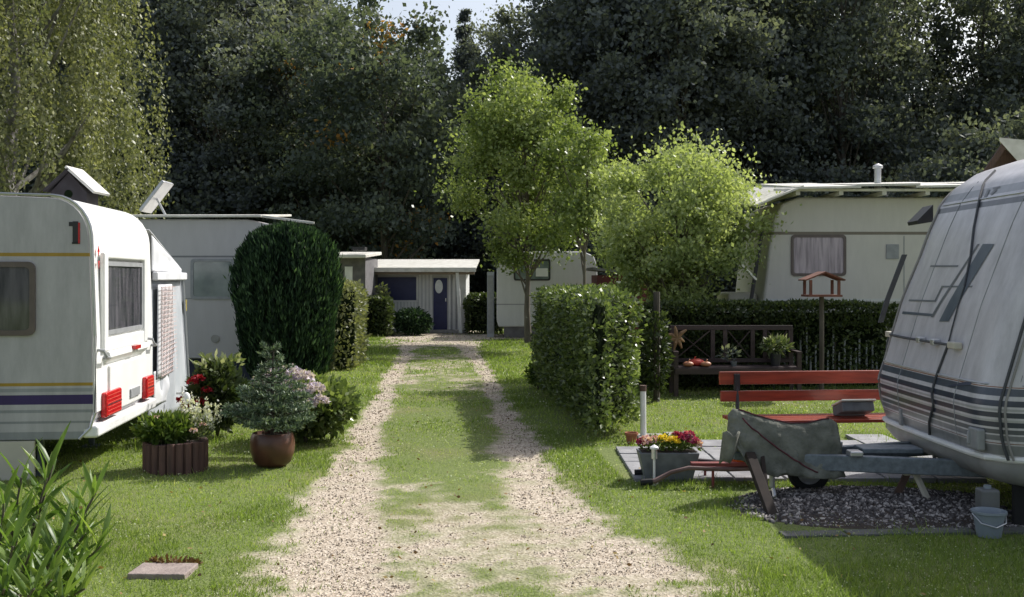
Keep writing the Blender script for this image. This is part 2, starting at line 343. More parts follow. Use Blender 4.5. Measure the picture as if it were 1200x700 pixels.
def ground_mat():
    m, nt, out = newmat('lawn_and_gravel'); N = nt.nodes.new; L = nt.links.new
    a = N('ShaderNodeAttribute'); a.attribute_name = 'tint'
    tc = N('ShaderNodeTexCoord')
    n1 = N('ShaderNodeTexNoise'); n1.inputs['Scale'].default_value = 38; n1.inputs['Detail'].default_value = 6; n1.inputs['Roughness'].default_value = .75; L(tc.outputs['Object'], n1.inputs[0])
    n2 = N('ShaderNodeTexNoise'); n2.inputs['Scale'].default_value = .9; n2.inputs['Detail'].default_value = 5; L(tc.outputs['Object'], n2.inputs[0])
    v = N('ShaderNodeTexVoronoi'); v.inputs['Scale'].default_value = 55; L(tc.outputs['Object'], v.inputs[0])
    rg = N('ShaderNodeValToRGB'); L(v.outputs['Color'], rg.inputs[0]); e = rg.color_ramp.elements; e[0].position = .1; e[0].color = (.33,.27,.20,1); e[1].position = .9; e[1].color = (.62,.54,.445,1)
    rl = N('ShaderNodeValToRGB'); L(n1.outputs[0], rl.inputs[0]); e = rl.color_ramp.elements; e[0].position = .3; e[0].color = (.07,.10,.03,1); e[1].position = .7; e[1].color = (.22,.26,.09,1)
    rd = N('ShaderNodeValToRGB'); L(n2.outputs[0], rd.inputs[0]); e = rd.color_ramp.elements; e[0].position = .5; e[0].color = (0,0,0,1); e[1].position = .72; e[1].color = (.6,.6,.6,1)
    mxd = N('ShaderNodeMix'); mxd.data_type = 'RGBA'; L(rd.outputs[0], mxd.inputs[0]); L(rl.outputs[0], mxd.inputs[6]); mxd.inputs[7].default_value = (.22,.20,.10,1)
    mx = N('ShaderNodeMix'); mx.data_type = 'RGBA'; L(a.outputs['Fac'], mx.inputs[0]); L(mxd.outputs[2], mx.inputs[6]); L(rg.outputs[0], mx.inputs[7])
    b = N('ShaderNodeBsdfPrincipled'); b.inputs['Roughness'].default_value = .95; b.inputs['Specular IOR Level'].default_value = .15; L(mx.outputs[2], b.inputs['Base Color'])
    bp = N('ShaderNodeBump'); bp.inputs['Strength'].default_value = .45; bp.inputs['Distance'].default_value = .015
    L(v.outputs['Distance'], bp.inputs['Height']); L(bp.outputs[0], b.inputs['Normal']); L(b.outputs[0], out.inputs[0])
    return m
M['ground'] = ground_mat()
gx = np.arange(-12, 14.001, .06); gy = np.arange(2.5, 36.001, .06)
X, Yy = np.meshgrid(gx, gy); Gm = gravel(X, Yy); Z = gz(X, Yy) - Gm*.012 + (fbm(X,Yy,14,21,2)-.5)*.012
Vg = np.stack([X, Yy, Z], axis=-1).reshape(-1,3); nx = len(gx); ny = len(gy)
ii, jj = np.meshgrid(np.arange(nx-1), np.arange(ny-1)); a0 = (jj*nx+ii).ravel(); Fg = np.stack([a0, a0+1, a0+1+nx, a0+nx], axis=1)
gm = (Gm.ravel()[Fg].mean(axis=1)) > .5
def submesh(sel):
    Fs = Fg[sel]; u, inv = np.unique(Fs, return_inverse=True); return Vg[u], inv.reshape(Fs.shape), Gm.ravel()[u]
for nm, sel in (('gravel_track', gm), ('lawn', ~gm)):
    v_, f_, t_ = submesh(sel); o = npmesh(nm, v_, f_, t_, M['ground']); o.data.polygons.foreach_set('use_smooth', [True]*len(o.data.polygons)); tag(o, kind='structure')
far = MB()
# ground sheet beyond the fine lawn: a ring that butts against it
def ring(xa,xb,ya,yb): far.quad((xa,ya,-.02),(xb,ya,-.02),(xb,yb,-.02),(xa,yb,-.02))
ring(-400,400,36.0,900); ring(-400,-12,-60,36.0); ring(14.0,400,-60,36.0); ring(-12,14.0,-60,2.5)
o = far.build('ground', M['ground']); tag(o, kind='structure')

# grass blades
def grass():
    n = 620000
    # density ~ 1/Y: sample in depth
    yy = 4.6*np.exp(rng.random(n)*math.log(33/4.6)); half = .52*yy+.5; xx = rng.uniform(-1,1,n)*half
    g = gravel(xx, yy); patch = fbm(xx,yy,.9,31)
    worn = np.clip((patch-.52)*5,0,.7)
    strip = (xx > np.interp(yy,YK,LC)) & (xx < np.interp(yy,YK,RC)) & (yy < 30)
    keep = rng.random(n) > np.clip(g*1.5-.10,0,1)*.97 + worn*.35 + strip*.45*(1-g)
    # solid things on the lawn
    keep &= ~((xx > .95+ (yy-8.75)*-.08) & (xx < 3.5) & (yy > 8.8) & (yy < 10.55+ (xx-.9)*.33))
    keep &= ~((xx > 1.75) & (xx < 3.4) & (yy > 7.1) & (yy < 8.5) & (yy < 8.5) & (rng.random(n) < .93))
    keep &= ~((np.hypot(xx+2.16, yy-9.62) < .17) | (np.hypot(xx+2.98, yy-9.45) < .27))
    keep &= ~((xx > -2.18) & (xx < -1.82) & (yy > 5.98) & (yy < 6.27))
    xx, yy, g, patch, strip = xx[keep], yy[keep], g[keep], patch[keep], strip[keep]; n = len(xx)
    sc = np.clip(yy/8, .8, 3.2); hgt = (.016+.028*rng.random(n)**2)*(.75+.25*sc)*(1-.35*g)*(1+.6*(patch < .45))*(1+1.1*((rng.random(n) < .10) & (fbm(xx,yy,2.5,77) > .5)))*(1-.35*strip)
    P = np.stack([xx, yy, gz(xx,yy)-.006], axis=1)
    D = norm(np.stack([rng.normal(size=n)*.55, rng.normal(size=n)*.55, np.ones(n)], axis=1))
    A = norm(np.stack([rng.normal(size=n), rng.normal(size=n)*.4, np.zeros(n)], axis=1)); w = (.0035*sc*(.7+.6*rng.random(n)))[:,None]
    V = np.stack([P-A*w, P+A*w, P+D*hgt[:,None]], axis=1).reshape(-1,3)
    worn = np.clip((patch-.5)*4,0,.45)
    t = np.clip(.30+.35*(rng.random(n)-.3)+worn*.5+ .12*strip + (rng.random(n) > .93)*.4, 0, 1)
    T = np.repeat(t, 3).reshape(-1,3); T[:,:2] -= .15; T = np.clip(T,0,1).ravel()
    o = npmesh('grass', V, np.arange(3*n).reshape(n,3), T, M['grass'], nper=3); tag(o, 'short mown green lawn grass beside and between the gravel ruts', 'grass', kind='stuff')
grass()
n = 26000; yy = 4.8*np.exp(rng.random(n)*math.log(24/4.8)); xx = rng.uniform(-.5,.5,n)*yy; g = gravel(xx,yy); k = (g < .3) & (fbm(xx,yy,1.1,41) > .45); xx,yy = xx[k],yy[k]; n = len(xx)
D = rng.normal(size=(n,3))*np.array([1,1,.35]); sz = (.007+.009*rng.random(n))*np.clip(yy/8,.8,1.8)
V,Fc,T = leafquads(np.stack([xx,yy,gz(xx,yy)+.02+.012*rng.random(n)],axis=1), D, sz, sz*.9, np.where(rng.random(n) > .9, 1.0, .55+.4*rng.random(n)))
o = npmesh('clover', V,Fc,T,M['clover']); tag(o, 'tiny pale clover leaves scattered through the lawn', 'clover', kind='stuff')
n = 420; yy = 5*np.exp(rng.random(n)*math.log(20/5)); xx = rng.uniform(-.45,.4,n)*yy; sz = .022+.02*rng.random(n); D = rng.normal(size=(n,3))*np.array([1,1,.2])
V,Fc,T = leafquads(np.stack([xx,yy,gz(xx,yy)+.022*(gravel(xx,yy) < .4)+.006],axis=1), D, sz, sz*.6, rng.random(n)); o = npmesh('fallen_leaves', V,Fc,T,leafmat('dry_leaf', G((.08,.04,.02),(.22,.13,.05),(.40,.30,.12)),.7,.2)); tag(o, 'dry brown leaves scattered over lawn and track', 'leaves', kind='stuff')
# small octahedral stones
OCT = np.array([[1,0,0],[-1,0,0],[0,1,0],[0,-1,0],[0,0,1],[0,0,-1]], float); OF = np.array([[0,2,4],[2,1,4],[1,3,4],[3,0,4],[2,0,5],[1,2,5],[3,1,5],[0,3,5]])
def stones(P, S_, tint, name, mat, **k):
    n = len(P); q = rng.normal(size=(n,3,3)); Q, _ = np.linalg.qr(q); sc = S_[:,None]*np.stack([np.ones(n), .6+.4*rng.random(n), .4+.4*rng.random(n)], axis=1)
    v = OCT[None]*sc[:,None,:]*(1+.25*rng.normal(size=(n,6,1))*.5); v = np.einsum('nij,nkj->nki', Q, v) + P[:,None,:]
    Fc = (OF[None]+(np.arange(n)*6)[:,None,None]).reshape(-1,3)
    return npmesh(name, v.reshape(-1,3), Fc, np.repeat(tint,6), mat, nper=3)
n = 170000
yy = 4.6*np.exp(rng.random(n)*math.log(34/4.6)); xx = rng.uniform(-.36,.24,n)*yy+rng.normal(size=n)*.3
g = gravel(xx,yy); k = rng.random(n) < np.clip(g*1.3-.25,0,1)*.8; xx, yy = xx[k], yy[k]; n = len(xx)
o = stones(np.stack([xx,yy,gz(xx,yy)-.010],axis=1), (.0035+.009*rng.random(n)**3.5)*np.clip(yy/8,.85,2.2), rng.random(n), 'grit', M['grit']); tag(o, 'pale pinkish grit and small stones loose on the track', 'gravel', kind='stuff')

# ------------------------------------------------------------------ foliage builders
def hedge(name, label, poly, z0, z1, n, leaf, mat, group=None, core=True, wav=.06, topbias=.25, thin=None, cat='hedge', elong=.55, zfun=None):
    """clipped hedge over a convex ground polygon (list of xy)"""
    P = [Vector((p[0],p[1],0)) for p in poly]; c = sum(P, Vector())/len(P)
    root = empty(name, c, label, cat, group)
    per = [((P[(i+1)%len(P)]-P[i]).length) for i in range(len(P))]; tot = sum(per); pts = []; nr = []
    e = rng.choice(len(P), int(n*(1-topbias)), p=np.array(per)/tot); t = rng.random(len(e)); A = np.array(P)[e]; B = np.array(P)[(e+1)%len(P)]
    s = A+(B-A)*t[:,None]; d = norm(B-A); nn = np.stack([d[:,1],-d[:,0],np.zeros(len(d))],axis=1)
    sgn = np.sign(np.sum((s-np.array(c))*nn,axis=1))[:,None]; nn = nn*sgn
    z = z0+(z1-z0)*rng.random(len(s)); s = s.copy(); s[:,2] = z
    bulge = (fbm(s[:,0]*1.0+s[:,1]*1.3, z*1.0, 2.2, 3)-.5)*2*wav*1.6
    s += nn*(bulge[:,None] + rng.normal(size=(len(s),1))*wav*.45)
    # round the upper edge inward
    s -= nn*(np.clip((z-(z1-.12))/.12,0,1)**2*.06)[:,None]
    k = len(s); n2 = n-k; w = rng.dirichlet(np.ones(len(P))*1.0, n2*1); tp = w@np.array(P); tp[:,2] = z1+(fbm(tp[:,0],tp[:,1],2.5,4)-.5)*wav*1.5+rng.normal(size=n2)*wav*.3-.01
    Q = np.vstack([s,tp]); NN = np.vstack([nn, np.tile([0,0,1.],(n2,1))])
    if thin is not None:
        kk = rng.random(len(Q)) < thin(Q); Q, NN = Q[kk], NN[kk]
    D = norm(NN*.5+rng.normal(size=Q.shape)*.75+np.array([0,0,.25])); L_ = leaf*(.6+.7*rng.random(len(Q)))
    tint = np.clip(.55*rng.random(len(Q))+.35*fbm(Q[:,0]*1.3+Q[:,1],Q[:,2],5,9)+.1*(NN[:,2] > .5)+.08*rng.normal(size=len(Q)),0,1)
    V, Fc, T = leafquads(Q, D, L_, L_*elong, tint); npmesh('foliage', V, Fc, T, mat, root)
    mb = MB()
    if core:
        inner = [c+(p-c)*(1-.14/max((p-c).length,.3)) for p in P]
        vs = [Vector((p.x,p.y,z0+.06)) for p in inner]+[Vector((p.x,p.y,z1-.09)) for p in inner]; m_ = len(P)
        mb.add(vs, [tuple(range(m_)), tuple(range(m_,2*m_))[::-1]]+[(i,(i+1)%m_,(i+1)%m_+m_,i+m_) for i in range(m_)]); mb.build('shade_core', M['core'], root, smooth=0)  # solid dark core stands in for shade inside the hedge
    mb = MB()
    for q in range(max(3,int(tot*1.2))):
        w = rng.dirichlet(np.ones(len(P))); p = w@np.array(P); p = np.array(c)+(p-np.array(c))*1.0
        mb.tube([(p[0],p[1],-.02),(p[0]+random.uniform(-.05,.05),p[1]+random.uniform(-.05,.05),z0+(z1-z0)*.55)], [.018,.010], 5)
    mb.build('stems', M['bark'], root)
    return root
def bush(name, label, c, rad, h, n, leaf, mat, cat='bush', group=None, z0=.02, elong=.5, core=True, up=.3, flowers=None, lumps=9, squash=1.0, spread=.75, sup=2.0):
    c = Vector(c); root = empty(name, c, label, cat, group)
    C = inside_ball(lumps)*spread; idx = rng.integers(0,lumps,n)
    u = norm(rng.normal(size=(n,3)))
    if sup > 2: u = u/ (np.sum(np.abs(u)**sup,axis=1,keepdims=True)**(1/sup))
    q = C[idx]*(.45)+u*(.5+.25*rng.random((n,1))**.5) if lumps > 1 else u*(.93+.07*rng.random((n,1)))
    Q = np.stack([q[:,0]*rad, q[:,1]*rad*squash, z0+(q[:,2]+1)/2*(h-z0)],axis=1)+np.array(c)
    D = norm(u*.8+rng.normal(size=(n,3))*.6+np.array([0,0,up])); L_ = leaf*(.6+.7*rng.random(n))
    tint = np.clip(.5*rng.random(n)+.3*rng.random(lumps)[idx]+.2*np.clip(u[:,2],0,1),0,1)
    V, Fc, T = leafquads(Q, D, L_, L_*elong, tint); npmesh('foliage', V, Fc, T, mat, root)
    if core:
        mb = MB(); mb.ball(c+Vector((0,0,z0+(h-z0)*.48)), 1, 8, (rad*.6,rad*.6*squash,(h-z0)*.36)); mb.build('shade_core', M['core'], root)  # dark ball stands in for shade inside the bush
    mb = MB()
    for k in range(5): a = k*1.3; mb.tube([c, c+Vector((math.cos(a)*rad*.3, math.sin(a)*rad*.3, h*.6))], [.012,.005], 5)
    mb.build('stems', M['bark'], root)
    return root
def flower_head(root, c, r, mat, n=90, leaf=.03, name='flower', flat=.7):
    u = norm(rng.normal(size=(n,3))); u[:,2] = np.abs(u[:,2])*.9-.1; P = np.array(c)+u*r*np.array([1,1,flat])*(.8+.2*rng.random((n,1)))
    D = norm(np.cross(u, rng.normal(size=(n,3)))+u*.5); V, Fc, T = leafquads(P, D, leaf, leaf*.9, rng.random(n)); return npmesh(name, V, Fc, T, mat, root)

# ------------------------------------------------------------------ caravans
def frame(o, vdir, udir):
    v = Vector((vdir[0],vdir[1],0)).normalized(); u = Vector((udir[0],udir[1],0)).normalized()
    return Matrix(((u.x,v.x,0,o[0]),(u.y,v.y,0,o[1]),(0,0,1,o[2] if len(o) > 2 else 0),(0,0,0,1)))
def body(T, prof, w, mat, root, bevel=.05, name='body'):
    mb = MB(T); mb.prism(prof, 0, w, lambda p, t: Vector((p[0], t, p[1]))); return mb.build(name, mat, root, bevel=bevel, smooth=40, seg=3)
def arc(cx, cz, rx, rz, a0, a1, n): return [(cx+rx*math.cos(R(a0+(a1-a0)*i/n)), cz+rz*math.sin(R(a0+(a1-a0)*i/n))) for i in range(n+1)]
def side_window(T, u0, u1, z0, z1, root, frm, gls, vface=0, sgn=-1, name='window'):
    """window with a rounded frame on the v = vface wall"""
    def rr(u0,u1,z0,z1,r): return arc(u1-r,z1-r,r,r,0,90,4)+arc(u0+r,z1-r,r,r,90,180,4)+arc(u0+r,z0+r,r,r,180,270,4)+arc(u1-r,z0+r,r,r,270,360,4)
    o = rr(u0,u1,z0,z1,.06); i = rr(u0+.045,u1-.045,z0+.045,z1-.045,.04); n = len(o); mb = MB(T)
    f = lambda p,d: Vector((p[0], vface+sgn*d, p[1]))
    vs = [f(p,.0) for p in o]+[f(p,.022) for p in o]+[f(p,.022) for p in i]+[f(p,.004) for p in i]
    mb.add(vs, [(a*n+k, a*n+(k+1)%n, (a+1)*n+(k+1)%n, (a+1)*n+k) for a in range(3) for k in range(n)])
    w = mb.build(name, frm, root, smooth=30)
    mb = MB(T); mb.add([f(p,.010) for p in i], [tuple(range(n))]); mb.build('pane', gls, w, smooth=0)
    return w
def wheel(c, r, w, root, axis='Y', name='wheel'):
    mb = MB(); c = Vector(c); pr = [(r*.6,-w/2),(r*.9,-w/2),(r,-w*.3),(r,w*.3),(r*.9,w/2),(r*.6,w/2),(r*.6,-w/2)]
    def L_(prof, m): 
        n = 28; vs = []
        for rr_, z in prof:
            for k in range(n):
                a = 2*math.pi*k/n; vs.append(c + (Vector((rr_*math.cos(a), z, rr_*math.sin(a))) if axis == 'Y' else Vector((z, rr_*math.cos(a), rr_*math.sin(a)))))
        m.add(vs, [(i*n+k, i*n+(k+1)%n, (i+1)*n+(k+1)%n, (i+1)*n+k) for i in range(len(prof)-1) for k in range(n)])
    L_(pr, mb); o = mb.build(name, M['rubber'], root)
    mb = MB(); L_([(.002,-w*.3),(r*.25,-w*.36),(r*.5,-w*.25),(r*.6,-w*.42),(r*.6,w*.42),(.002,w*.3)], mb); mb.build('rim', M['alu'], o)

# --- left caravan
T1 = frame((-3.54,9.0), (-.21,2.1), (-2.1,-.21))
c1 = empty('caravan', (-3.54,9.0,0), 'white caravan with yellow and purple side stripes and red tail lamps', 'caravan')
prof = [(.12,.33),(.03,.42),(.0,.55)]+[(.0,1.2),(.02,1.8)]+arc(.34,2.02,.31,.35,175,90,7)+[(1.2,2.40),(4.8,2.40)]+arc(4.8,2.0,.35,.4,80,0,5)+[(5.2,.5),(5.05,.33)]
st = [(1.875,1.905,(.42,.26,.03)),(.785,.812,(.42,.26,.03)),(.63,.71,(.035,.015,.12)),(.735,.765,(.33,.34,.36)),(.56,.585,(.30,.31,.33)),(.47,.49,(.28,.29,.31)),(.33,.40,(.30,.31,.33))]
M['body1'] = zbands('caravan_white_striped_shaded', st, (.50,.485,.505), .35, dirt=.32)  # white paint darkened to carry the shade on the side wall
M['rear1'] = pm('caravan_rear_white_sunlit', (.88,.88,.86), (.80,.80,.78), 2.5, .3, bump=.04)  # same white paint, brightened to carry the sun on the rear
body(T1, prof, 2.11, M['body1'], c1, .012)
# rear shell proud of the end (rounded moulding)
mb = MB(T1); rp = [(-.012,.55),(-.012,1.2),(.008,1.8)]+arc(.34,2.02,.325,.365,175,92,7)
n = len(rp); vs = []; 
for v_ in (.015, 2.095): vs += [Vector((p[0],v_,p[1])) for p in rp]
for v_ in (.015, 2.095): vs += [Vector((p[0]+.02,v_,p[1]-.01)) for p in rp]
mb.add(vs, [(i,i+1,n+i+1,n+i) for i in range(n-1)]+[(i,i+1,2*n+i+1,2*n+i) for i in range(n-1)]+[(n+i,n+i+1,3*n+i+1,3*n+i) for i in range(n-1)])
mb.build('rear_panel', M['rear1'], c1, smooth=40)
mb = MB(T1); mb.tube([(p[0]-.012, .0, p[1]+.006) for p in [(.12,.33),(.03,.42)]+rp+[(1.2,2.405),(5,2.405)]], .012, 6); mb.build('corner_trim', M['alu'], c1)
mb = MB(T1); mb.bb((-.05,.0,.34),(.1,2.11,.45)); mb.build('bumper', M['white'], c1, bevel=.03)
side_window(T1, .46, 1.55, 1.21, 1.83, c1, M['brownframe'], M['glass'])
side_window(T1, 2.1, 3.6, 1.21, 1.83, c1, M['brownframe'], M['glass'])
# rear window: moulded surround, frame, pane
mb = MB(T1)
for a, b in (((-.05,.20,1.05),(0,.32,1.90)),((-.05,1.62,1.05),(0,1.74,1.90)),((-.05,.20,1.86),(0,1.74,1.92)),((-.045,.32,1.05),(0,1.62,1.17))): mb.bb(a,b)
w = mb.build('window', M['rear1'], c1, bevel=.02)
mb = MB(T1)
for a, b in (((-.032,.335,1.19),(-.005,.37,1.84)),((-.032,1.57,1.19),(-.005,1.605,1.84)),((-.032,.37,1.80),(-.005,1.57,1.84)),((-.032,.37,1.19),(-.005,1.57,1.23))): mb.bb(a,b)
mb.build('frame', M['greyplastic'], w)
mb = MB(T1); mb.quad((-.018,.36,1.22),(-.018,1.58,1.22),(-.018,1.58,1.81),(-.018,.36,1.81)); mb.build('pane', M['glass'], w, smooth=0)
# scooped shelf, lower hatch
mb = MB(T1); mb.prism([(0,1.05),(-.06,1.05),(-.075,1.0),(0,.93)], .30, 1.66, lambda p,t: Vector((p[0],t,p[1]))); mb.build('shelf', M['rear1'], c1, bevel=.01)
mb = MB(T1); mb.bb((-.035,.42,.50),(-.005,1.56,.92)); mb.build('hatch', M['rear1'], c1, bevel=.025)
for v0, v1 in ((.22,.72),(1.66,1.98)):
    mb = MB(T1); mb.bb((-.06,v0,.48),(-.002,v1,.70)); o = mb.build('tail_lamp', M['redlamp'], c1, bevel=.02)
    mb = MB(T1); mb.bb((-.063,v0+.02,.585),(-.058,v1-.02,.592)); mb.build('divider', M['darkplastic'], o)
    for q_ in range(6): z_ = .50+q_*.033; mb = MB(T1); mb.bb((-.0625,v0+.03,z_),(-.0585,v1-.03,z_+.008)); mb.build('lens_rib', M['redrib'], o)
mb = MB(T1); mb.bb((-.05,1.08,.56),(-.036,1.42,.64)); mb.build('number_plate', M['greyplastic'], c1)
mb = MB(T1); mb.bb((-.10,1.05,1.02),(-.06,1.25,1.055)); mb.build('brake_light', M['redlamp'], c1)
for v0 in (.10, 1.85):
    mb = MB(T1); mb.tube([(0,v0,1.08),(-.07,v0,1.07),(-.08,v0+.02,1.02),(-.07,v0+.16,1.0),(0,v0+.17,1.0)], .014, 8); mb.build('grab_handle', M['greyplastic'], c1)
# red emblem on the rear, dark figure 1 on the side
mb = MB(T1); mb.prism([(.11,2.09),(.14,2.05),(.17,2.09),(.14,2.14)], -.003, 0, lambda p,t: Vector((t-.022+ (p[1]-1.9)*.35 if False else t-.010, p[0], p[1]-.17))); mb.prism([(.115,1.84),(.165,1.84),(.14,1.77)], -.003, 0, lambda p,t: Vector((t-.012, p[0], p[1]-.0)))
mb.build('emblem', M['redlamp'], c1)
mb = MB(T1); mb.bb((.115,-.006,1.985),(.16,-.002,2.17)); mb.bb((.16,-.006,2.13),(.19,-.002,2.165)); mb.bb((.10,-.006,1.98),(.165,-.0025,1.995)); mb.build('side_number', M['dial'], c1)
mb = MB(T1); mb.bb((.10,-.0075,1.985),(.115,-.0025,2.16)); mb.build('number_red_edge', M['redlamp'], c1)  # red print along the edge of the figure
for v0 in (.25, 1.75): 
    mb = MB(T1); mb.bar((.5,v0,.34),(.5,v0,0.0),.05); mb.bb((.42,v0-.08,0),(.58,v0+.08,.02)); mb.build('corner_steady', M['galv'], c1)
p_ = T1 @ Vector((2.4,.12,.30)); wheel(p_, .30, .17, c1); p_ = T1 @ Vector((2.4,1.99,.30)); wheel(p_, .30, .17, c1)
mb = MB(T1); mb.bb((.3,.9,.24),(4.9,1.0,.335)); mb.bb((.3,1.2,.24),(4.9,1.3,.335)); mb.build('chassis', M['darkplastic'], c1)
mb = MB(T1); mb.bb((.47,-.012,.0),(2.0,.02,.325)); o = mb.build('skirt_panel', M['cream'], c1)
mb = MB(T1); mb.box((1.5,1.0,2.43),(.5,.5,.08)); mb.build('roof_hatch', M['white'], c1, bevel=.02)

# --- awning on its far side
aw = empty('awning', (-3.8,11.3,0), 'pale canvas awning with lace curtain window beside the striped caravan', 'awning')
A1 = Vector((-3.775,11.16,0)); A2 = Vector((-4.12,13.3,0)); ad = (A2-A1)
def ap(t, z, off=0): return A1+ad*t+Vector((off,0,z))
def cloth_panel(name, quad, mat, root, nu=14, nv=14, amp=.02, seed=1, tk=.008):
    a,b,c,d = [Vector(q) for q in quad]; nn = (b-a).cross(d-a).normalized(); mb = MB(); vs = []
    for j in range(nv+1):
        for i in range(nu+1):
            s_, t_ = i/nu, j/nv; p = a.lerp(b,s_).lerp(d.lerp(c,s_),t_); e = math.sin(math.pi*min(max(s_,0),1))*math.sin(math.pi*t_)
            vs.append(p + nn*(amp*e*(mnoise.noise(Vector((s_*4+seed,t_*1.5,seed)))*2 + .5*math.sin(s_*22+seed))))
    mb.add(vs, [(j*(nu+1)+i, j*(nu+1)+i+1, (j+1)*(nu+1)+i+1, (j+1)*(nu+1)+i) for j in range(nv) for i in range(nu)])
    o = mb.build(name, mat, root, smooth=80); sol = o.modifiers.new('Solidify','SOLIDIFY'); sol.thickness = tk; return o
cloth_panel('roof_cloth', [ap(0,2.20,-.02), ap(1,1.80,0), ap(1,1.80,-3.6), ap(0,2.28,-3.6)], M['canvas'], aw, amp=.03, seed=3)
cloth_panel('gable_cloth', [ap(0.02,1.76,.0), ap(1,1.74,0), ap(1,1.80,0), ap(.02,2.14,0)], M['canvas'], aw, amp=.025, seed=5)
mb = MB(); mb.bar(ap(0,1.71,.04), ap(1.0,1.71,.04), .06, .09); mb.build('valance', M['canvas'], aw, bevel=.015)
cloth_panel('end_wall', [ap(.0,.12,-.03), ap(1.0,.06,.10), ap(1,1.69,-.01), ap(0,1.68,-.03)], M['canvasblue'], aw, amp=.05, seed=8)
cloth_panel('front_wall', [ap(1.0,.04,.12), ap(1,.04,-3.6), ap(1,1.78,-3.6), ap(1,1.78,0)], M['canvasblue'], aw, amp=.05, seed=9)
cloth_panel('lower_panel', [ap(.05,.34,.01), ap(.62,.28,.03), ap(.60,.66,.03), ap(.05,.70,.01)], M['canvas'], aw, amp=.03, seed=2)
cur = cloth_panel('lace_curtain', [ap(.10,.62,.03), ap(.66,.55,.04), ap(.56,1.62,.03), ap(.12,1.62,.03)], M['fl_white'] if False else M['canvas'], aw, amp=.03, seed=4)
mb = MB()
for i in range(9):
    t = .13+.05*i; mb.bar(ap(t,.62,.065), ap(.13+.043*i,1.6,.06), .006)
for j in range(20):
    z = .64+j*.05; mb.bar(ap(.12,z,.068), ap(.64-.08*(z-.62),z,.068), .006)
mb.build('lace_grid', pm('lace_pink', (.55,.42,.40), None, 9, .9), cur)
for t in (0.98,): mb = MB(); mb.tube([ap(t,0,.12), ap(t,1.76,.02)], .014, 6); mb.build('pole', M['alu'], aw)
mb = MB(); mb.bb(tuple(ap(1.0,1.28,.05)-Vector((.01,.02,0))), tuple(ap(1.0,1.42,.05)+Vector((.01,.02,0)))); mb.build('pole_sleeve', M['yellow'], aw)

# --- second left caravan (cream-grey)
Y2 = 17.3
T2 = frame((-3.5,Y2), (0,1), (-1,.02))
c2 = empty('caravan', (-3.5,Y2,0), 'plain grey-white caravan behind the clipped columnar evergreen', 'caravan')
M['body2'] = zbands('caravan_grey_white', [(2.02,2.05,(.20,.20,.21)),(1.345,1.36,(.28,.28,.28))], (.52,.50,.50), .5)
prof = [(.25,.37),(.0,.5),(-.02,1.4),(-.0,2.0),(.03,2.30),(.10,2.46),(.4,2.56),(.8,2.64),(4.6,2.66),(5.0,2.5),(5.2,1.6),(5.2,.5),(5.0,.37)]
body(T2, prof, 2.2, M['body2'], c2, .03)
side_window(T2, 1.0, 1.72, 1.34, 2.0, c2, M['greyplastic'], M['glassgreen'])
side_window(T2, 3.2, 4.3, 1.34, 2.0, c2, M['greyplastic'], M['glassgreen'])
mb = MB(T2); mb.lathe([(.03,-.01),(.075,-.01)], (0,0,0), 4) if False else None
mb = MB(T2); n=16; c_ = (1.32,.70)
mb.prism([(c_[0]+.07*math.cos(2*math.pi*k/n), c_[1]+.07*math.sin(2*math.pi*k/n)) for k in range(n)], -.02, 0, lambda p,t: Vector((p[0],t,p[1]))); mb.build('vent', pm('vent_grey',(.36,.35,.33),None,8,.6), c2, bevel=.006)
mb = MB(T2); mb.bb((.3,.06,.0),(5.1,.1,.38)); mb.build('skirt', pm('dark_blue_skirt',(.035,.042,.075),None,5,.8), c2)
mb = MB(T2); mb.bar((-.3,-.02,2.575),(.65,-.05,2.70),.03,.04)
mb.box((2.8,1.1,2.76),(4.5,2.4,.04),rx=R(3.5)); mb.build('roof_cover', M['creamsheet'], c2, bevel=.01)
mb = MB(T2); mb.box((2.35,.2,3.02),(.06,.5,.62),ry=R(-38)); lid = mb.build('skylight', M['alu'], c2, bevel=.015)
mb = MB(T2); mb.bar((2.2,.2,2.72),(2.40,.2,3.1),.03); mb.build('hinge_arm', M['alu'], lid)
p_ = T2@Vector((2.6,.2,.3)); wheel(p_,.3,.17,c2)

# --- nest box on a post behind the striped caravan
nb = empty('nest_box', (-5.33,13,0), 'dark wooden nest box with pale roof edge above the striped caravan', 'nest box')
mb = MB(); mb.prism([(-.22,2.45),(.22,2.45),(.22,2.72),(.0,2.96),(-.22,2.72)], -.18, .18, lambda p,t: Vector((-5.33+p[0]+.0,13+t,p[1]))); mb.build('box', M['nest'], nb, bevel=.004)
mb = MB(); mb.bar((-5.33,12.75,3.0),(-5.33,13.25,3.0),.001) if False else None
mb = MB(); mb.box((-5.17,13,2.87),(.46,.5,.03),ry=R(42)); mb.build('roof', M['creamsheet'], nb); mb = MB(); mb.box((-5.46,13,2.865),(.40,.5,.025),ry=R(-42)); mb.build('roof', M['nest'], nb)
mb = MB(); mb.prism([(.05*math.cos(2*math.pi*k/14),2.70+.05*math.sin(2*math.pi*k/14)) for k in range(14)], -.185,-.18, lambda p,t: Vector((-5.33+p[0],13+t,p[1]))); mb.build('entrance_hole', M['core'], nb)
mb = MB(); mb.bb((-5.38,12.805,2.48),(-5.28,12.818,2.58)); mb.build('label_plate', M['creamsheet'], nb)
mb = MB(); mb.tube([(-5.33,13,0),(-5.33,13,2.46)],.035,8); mb.build('post', M['darkwood'], nb)

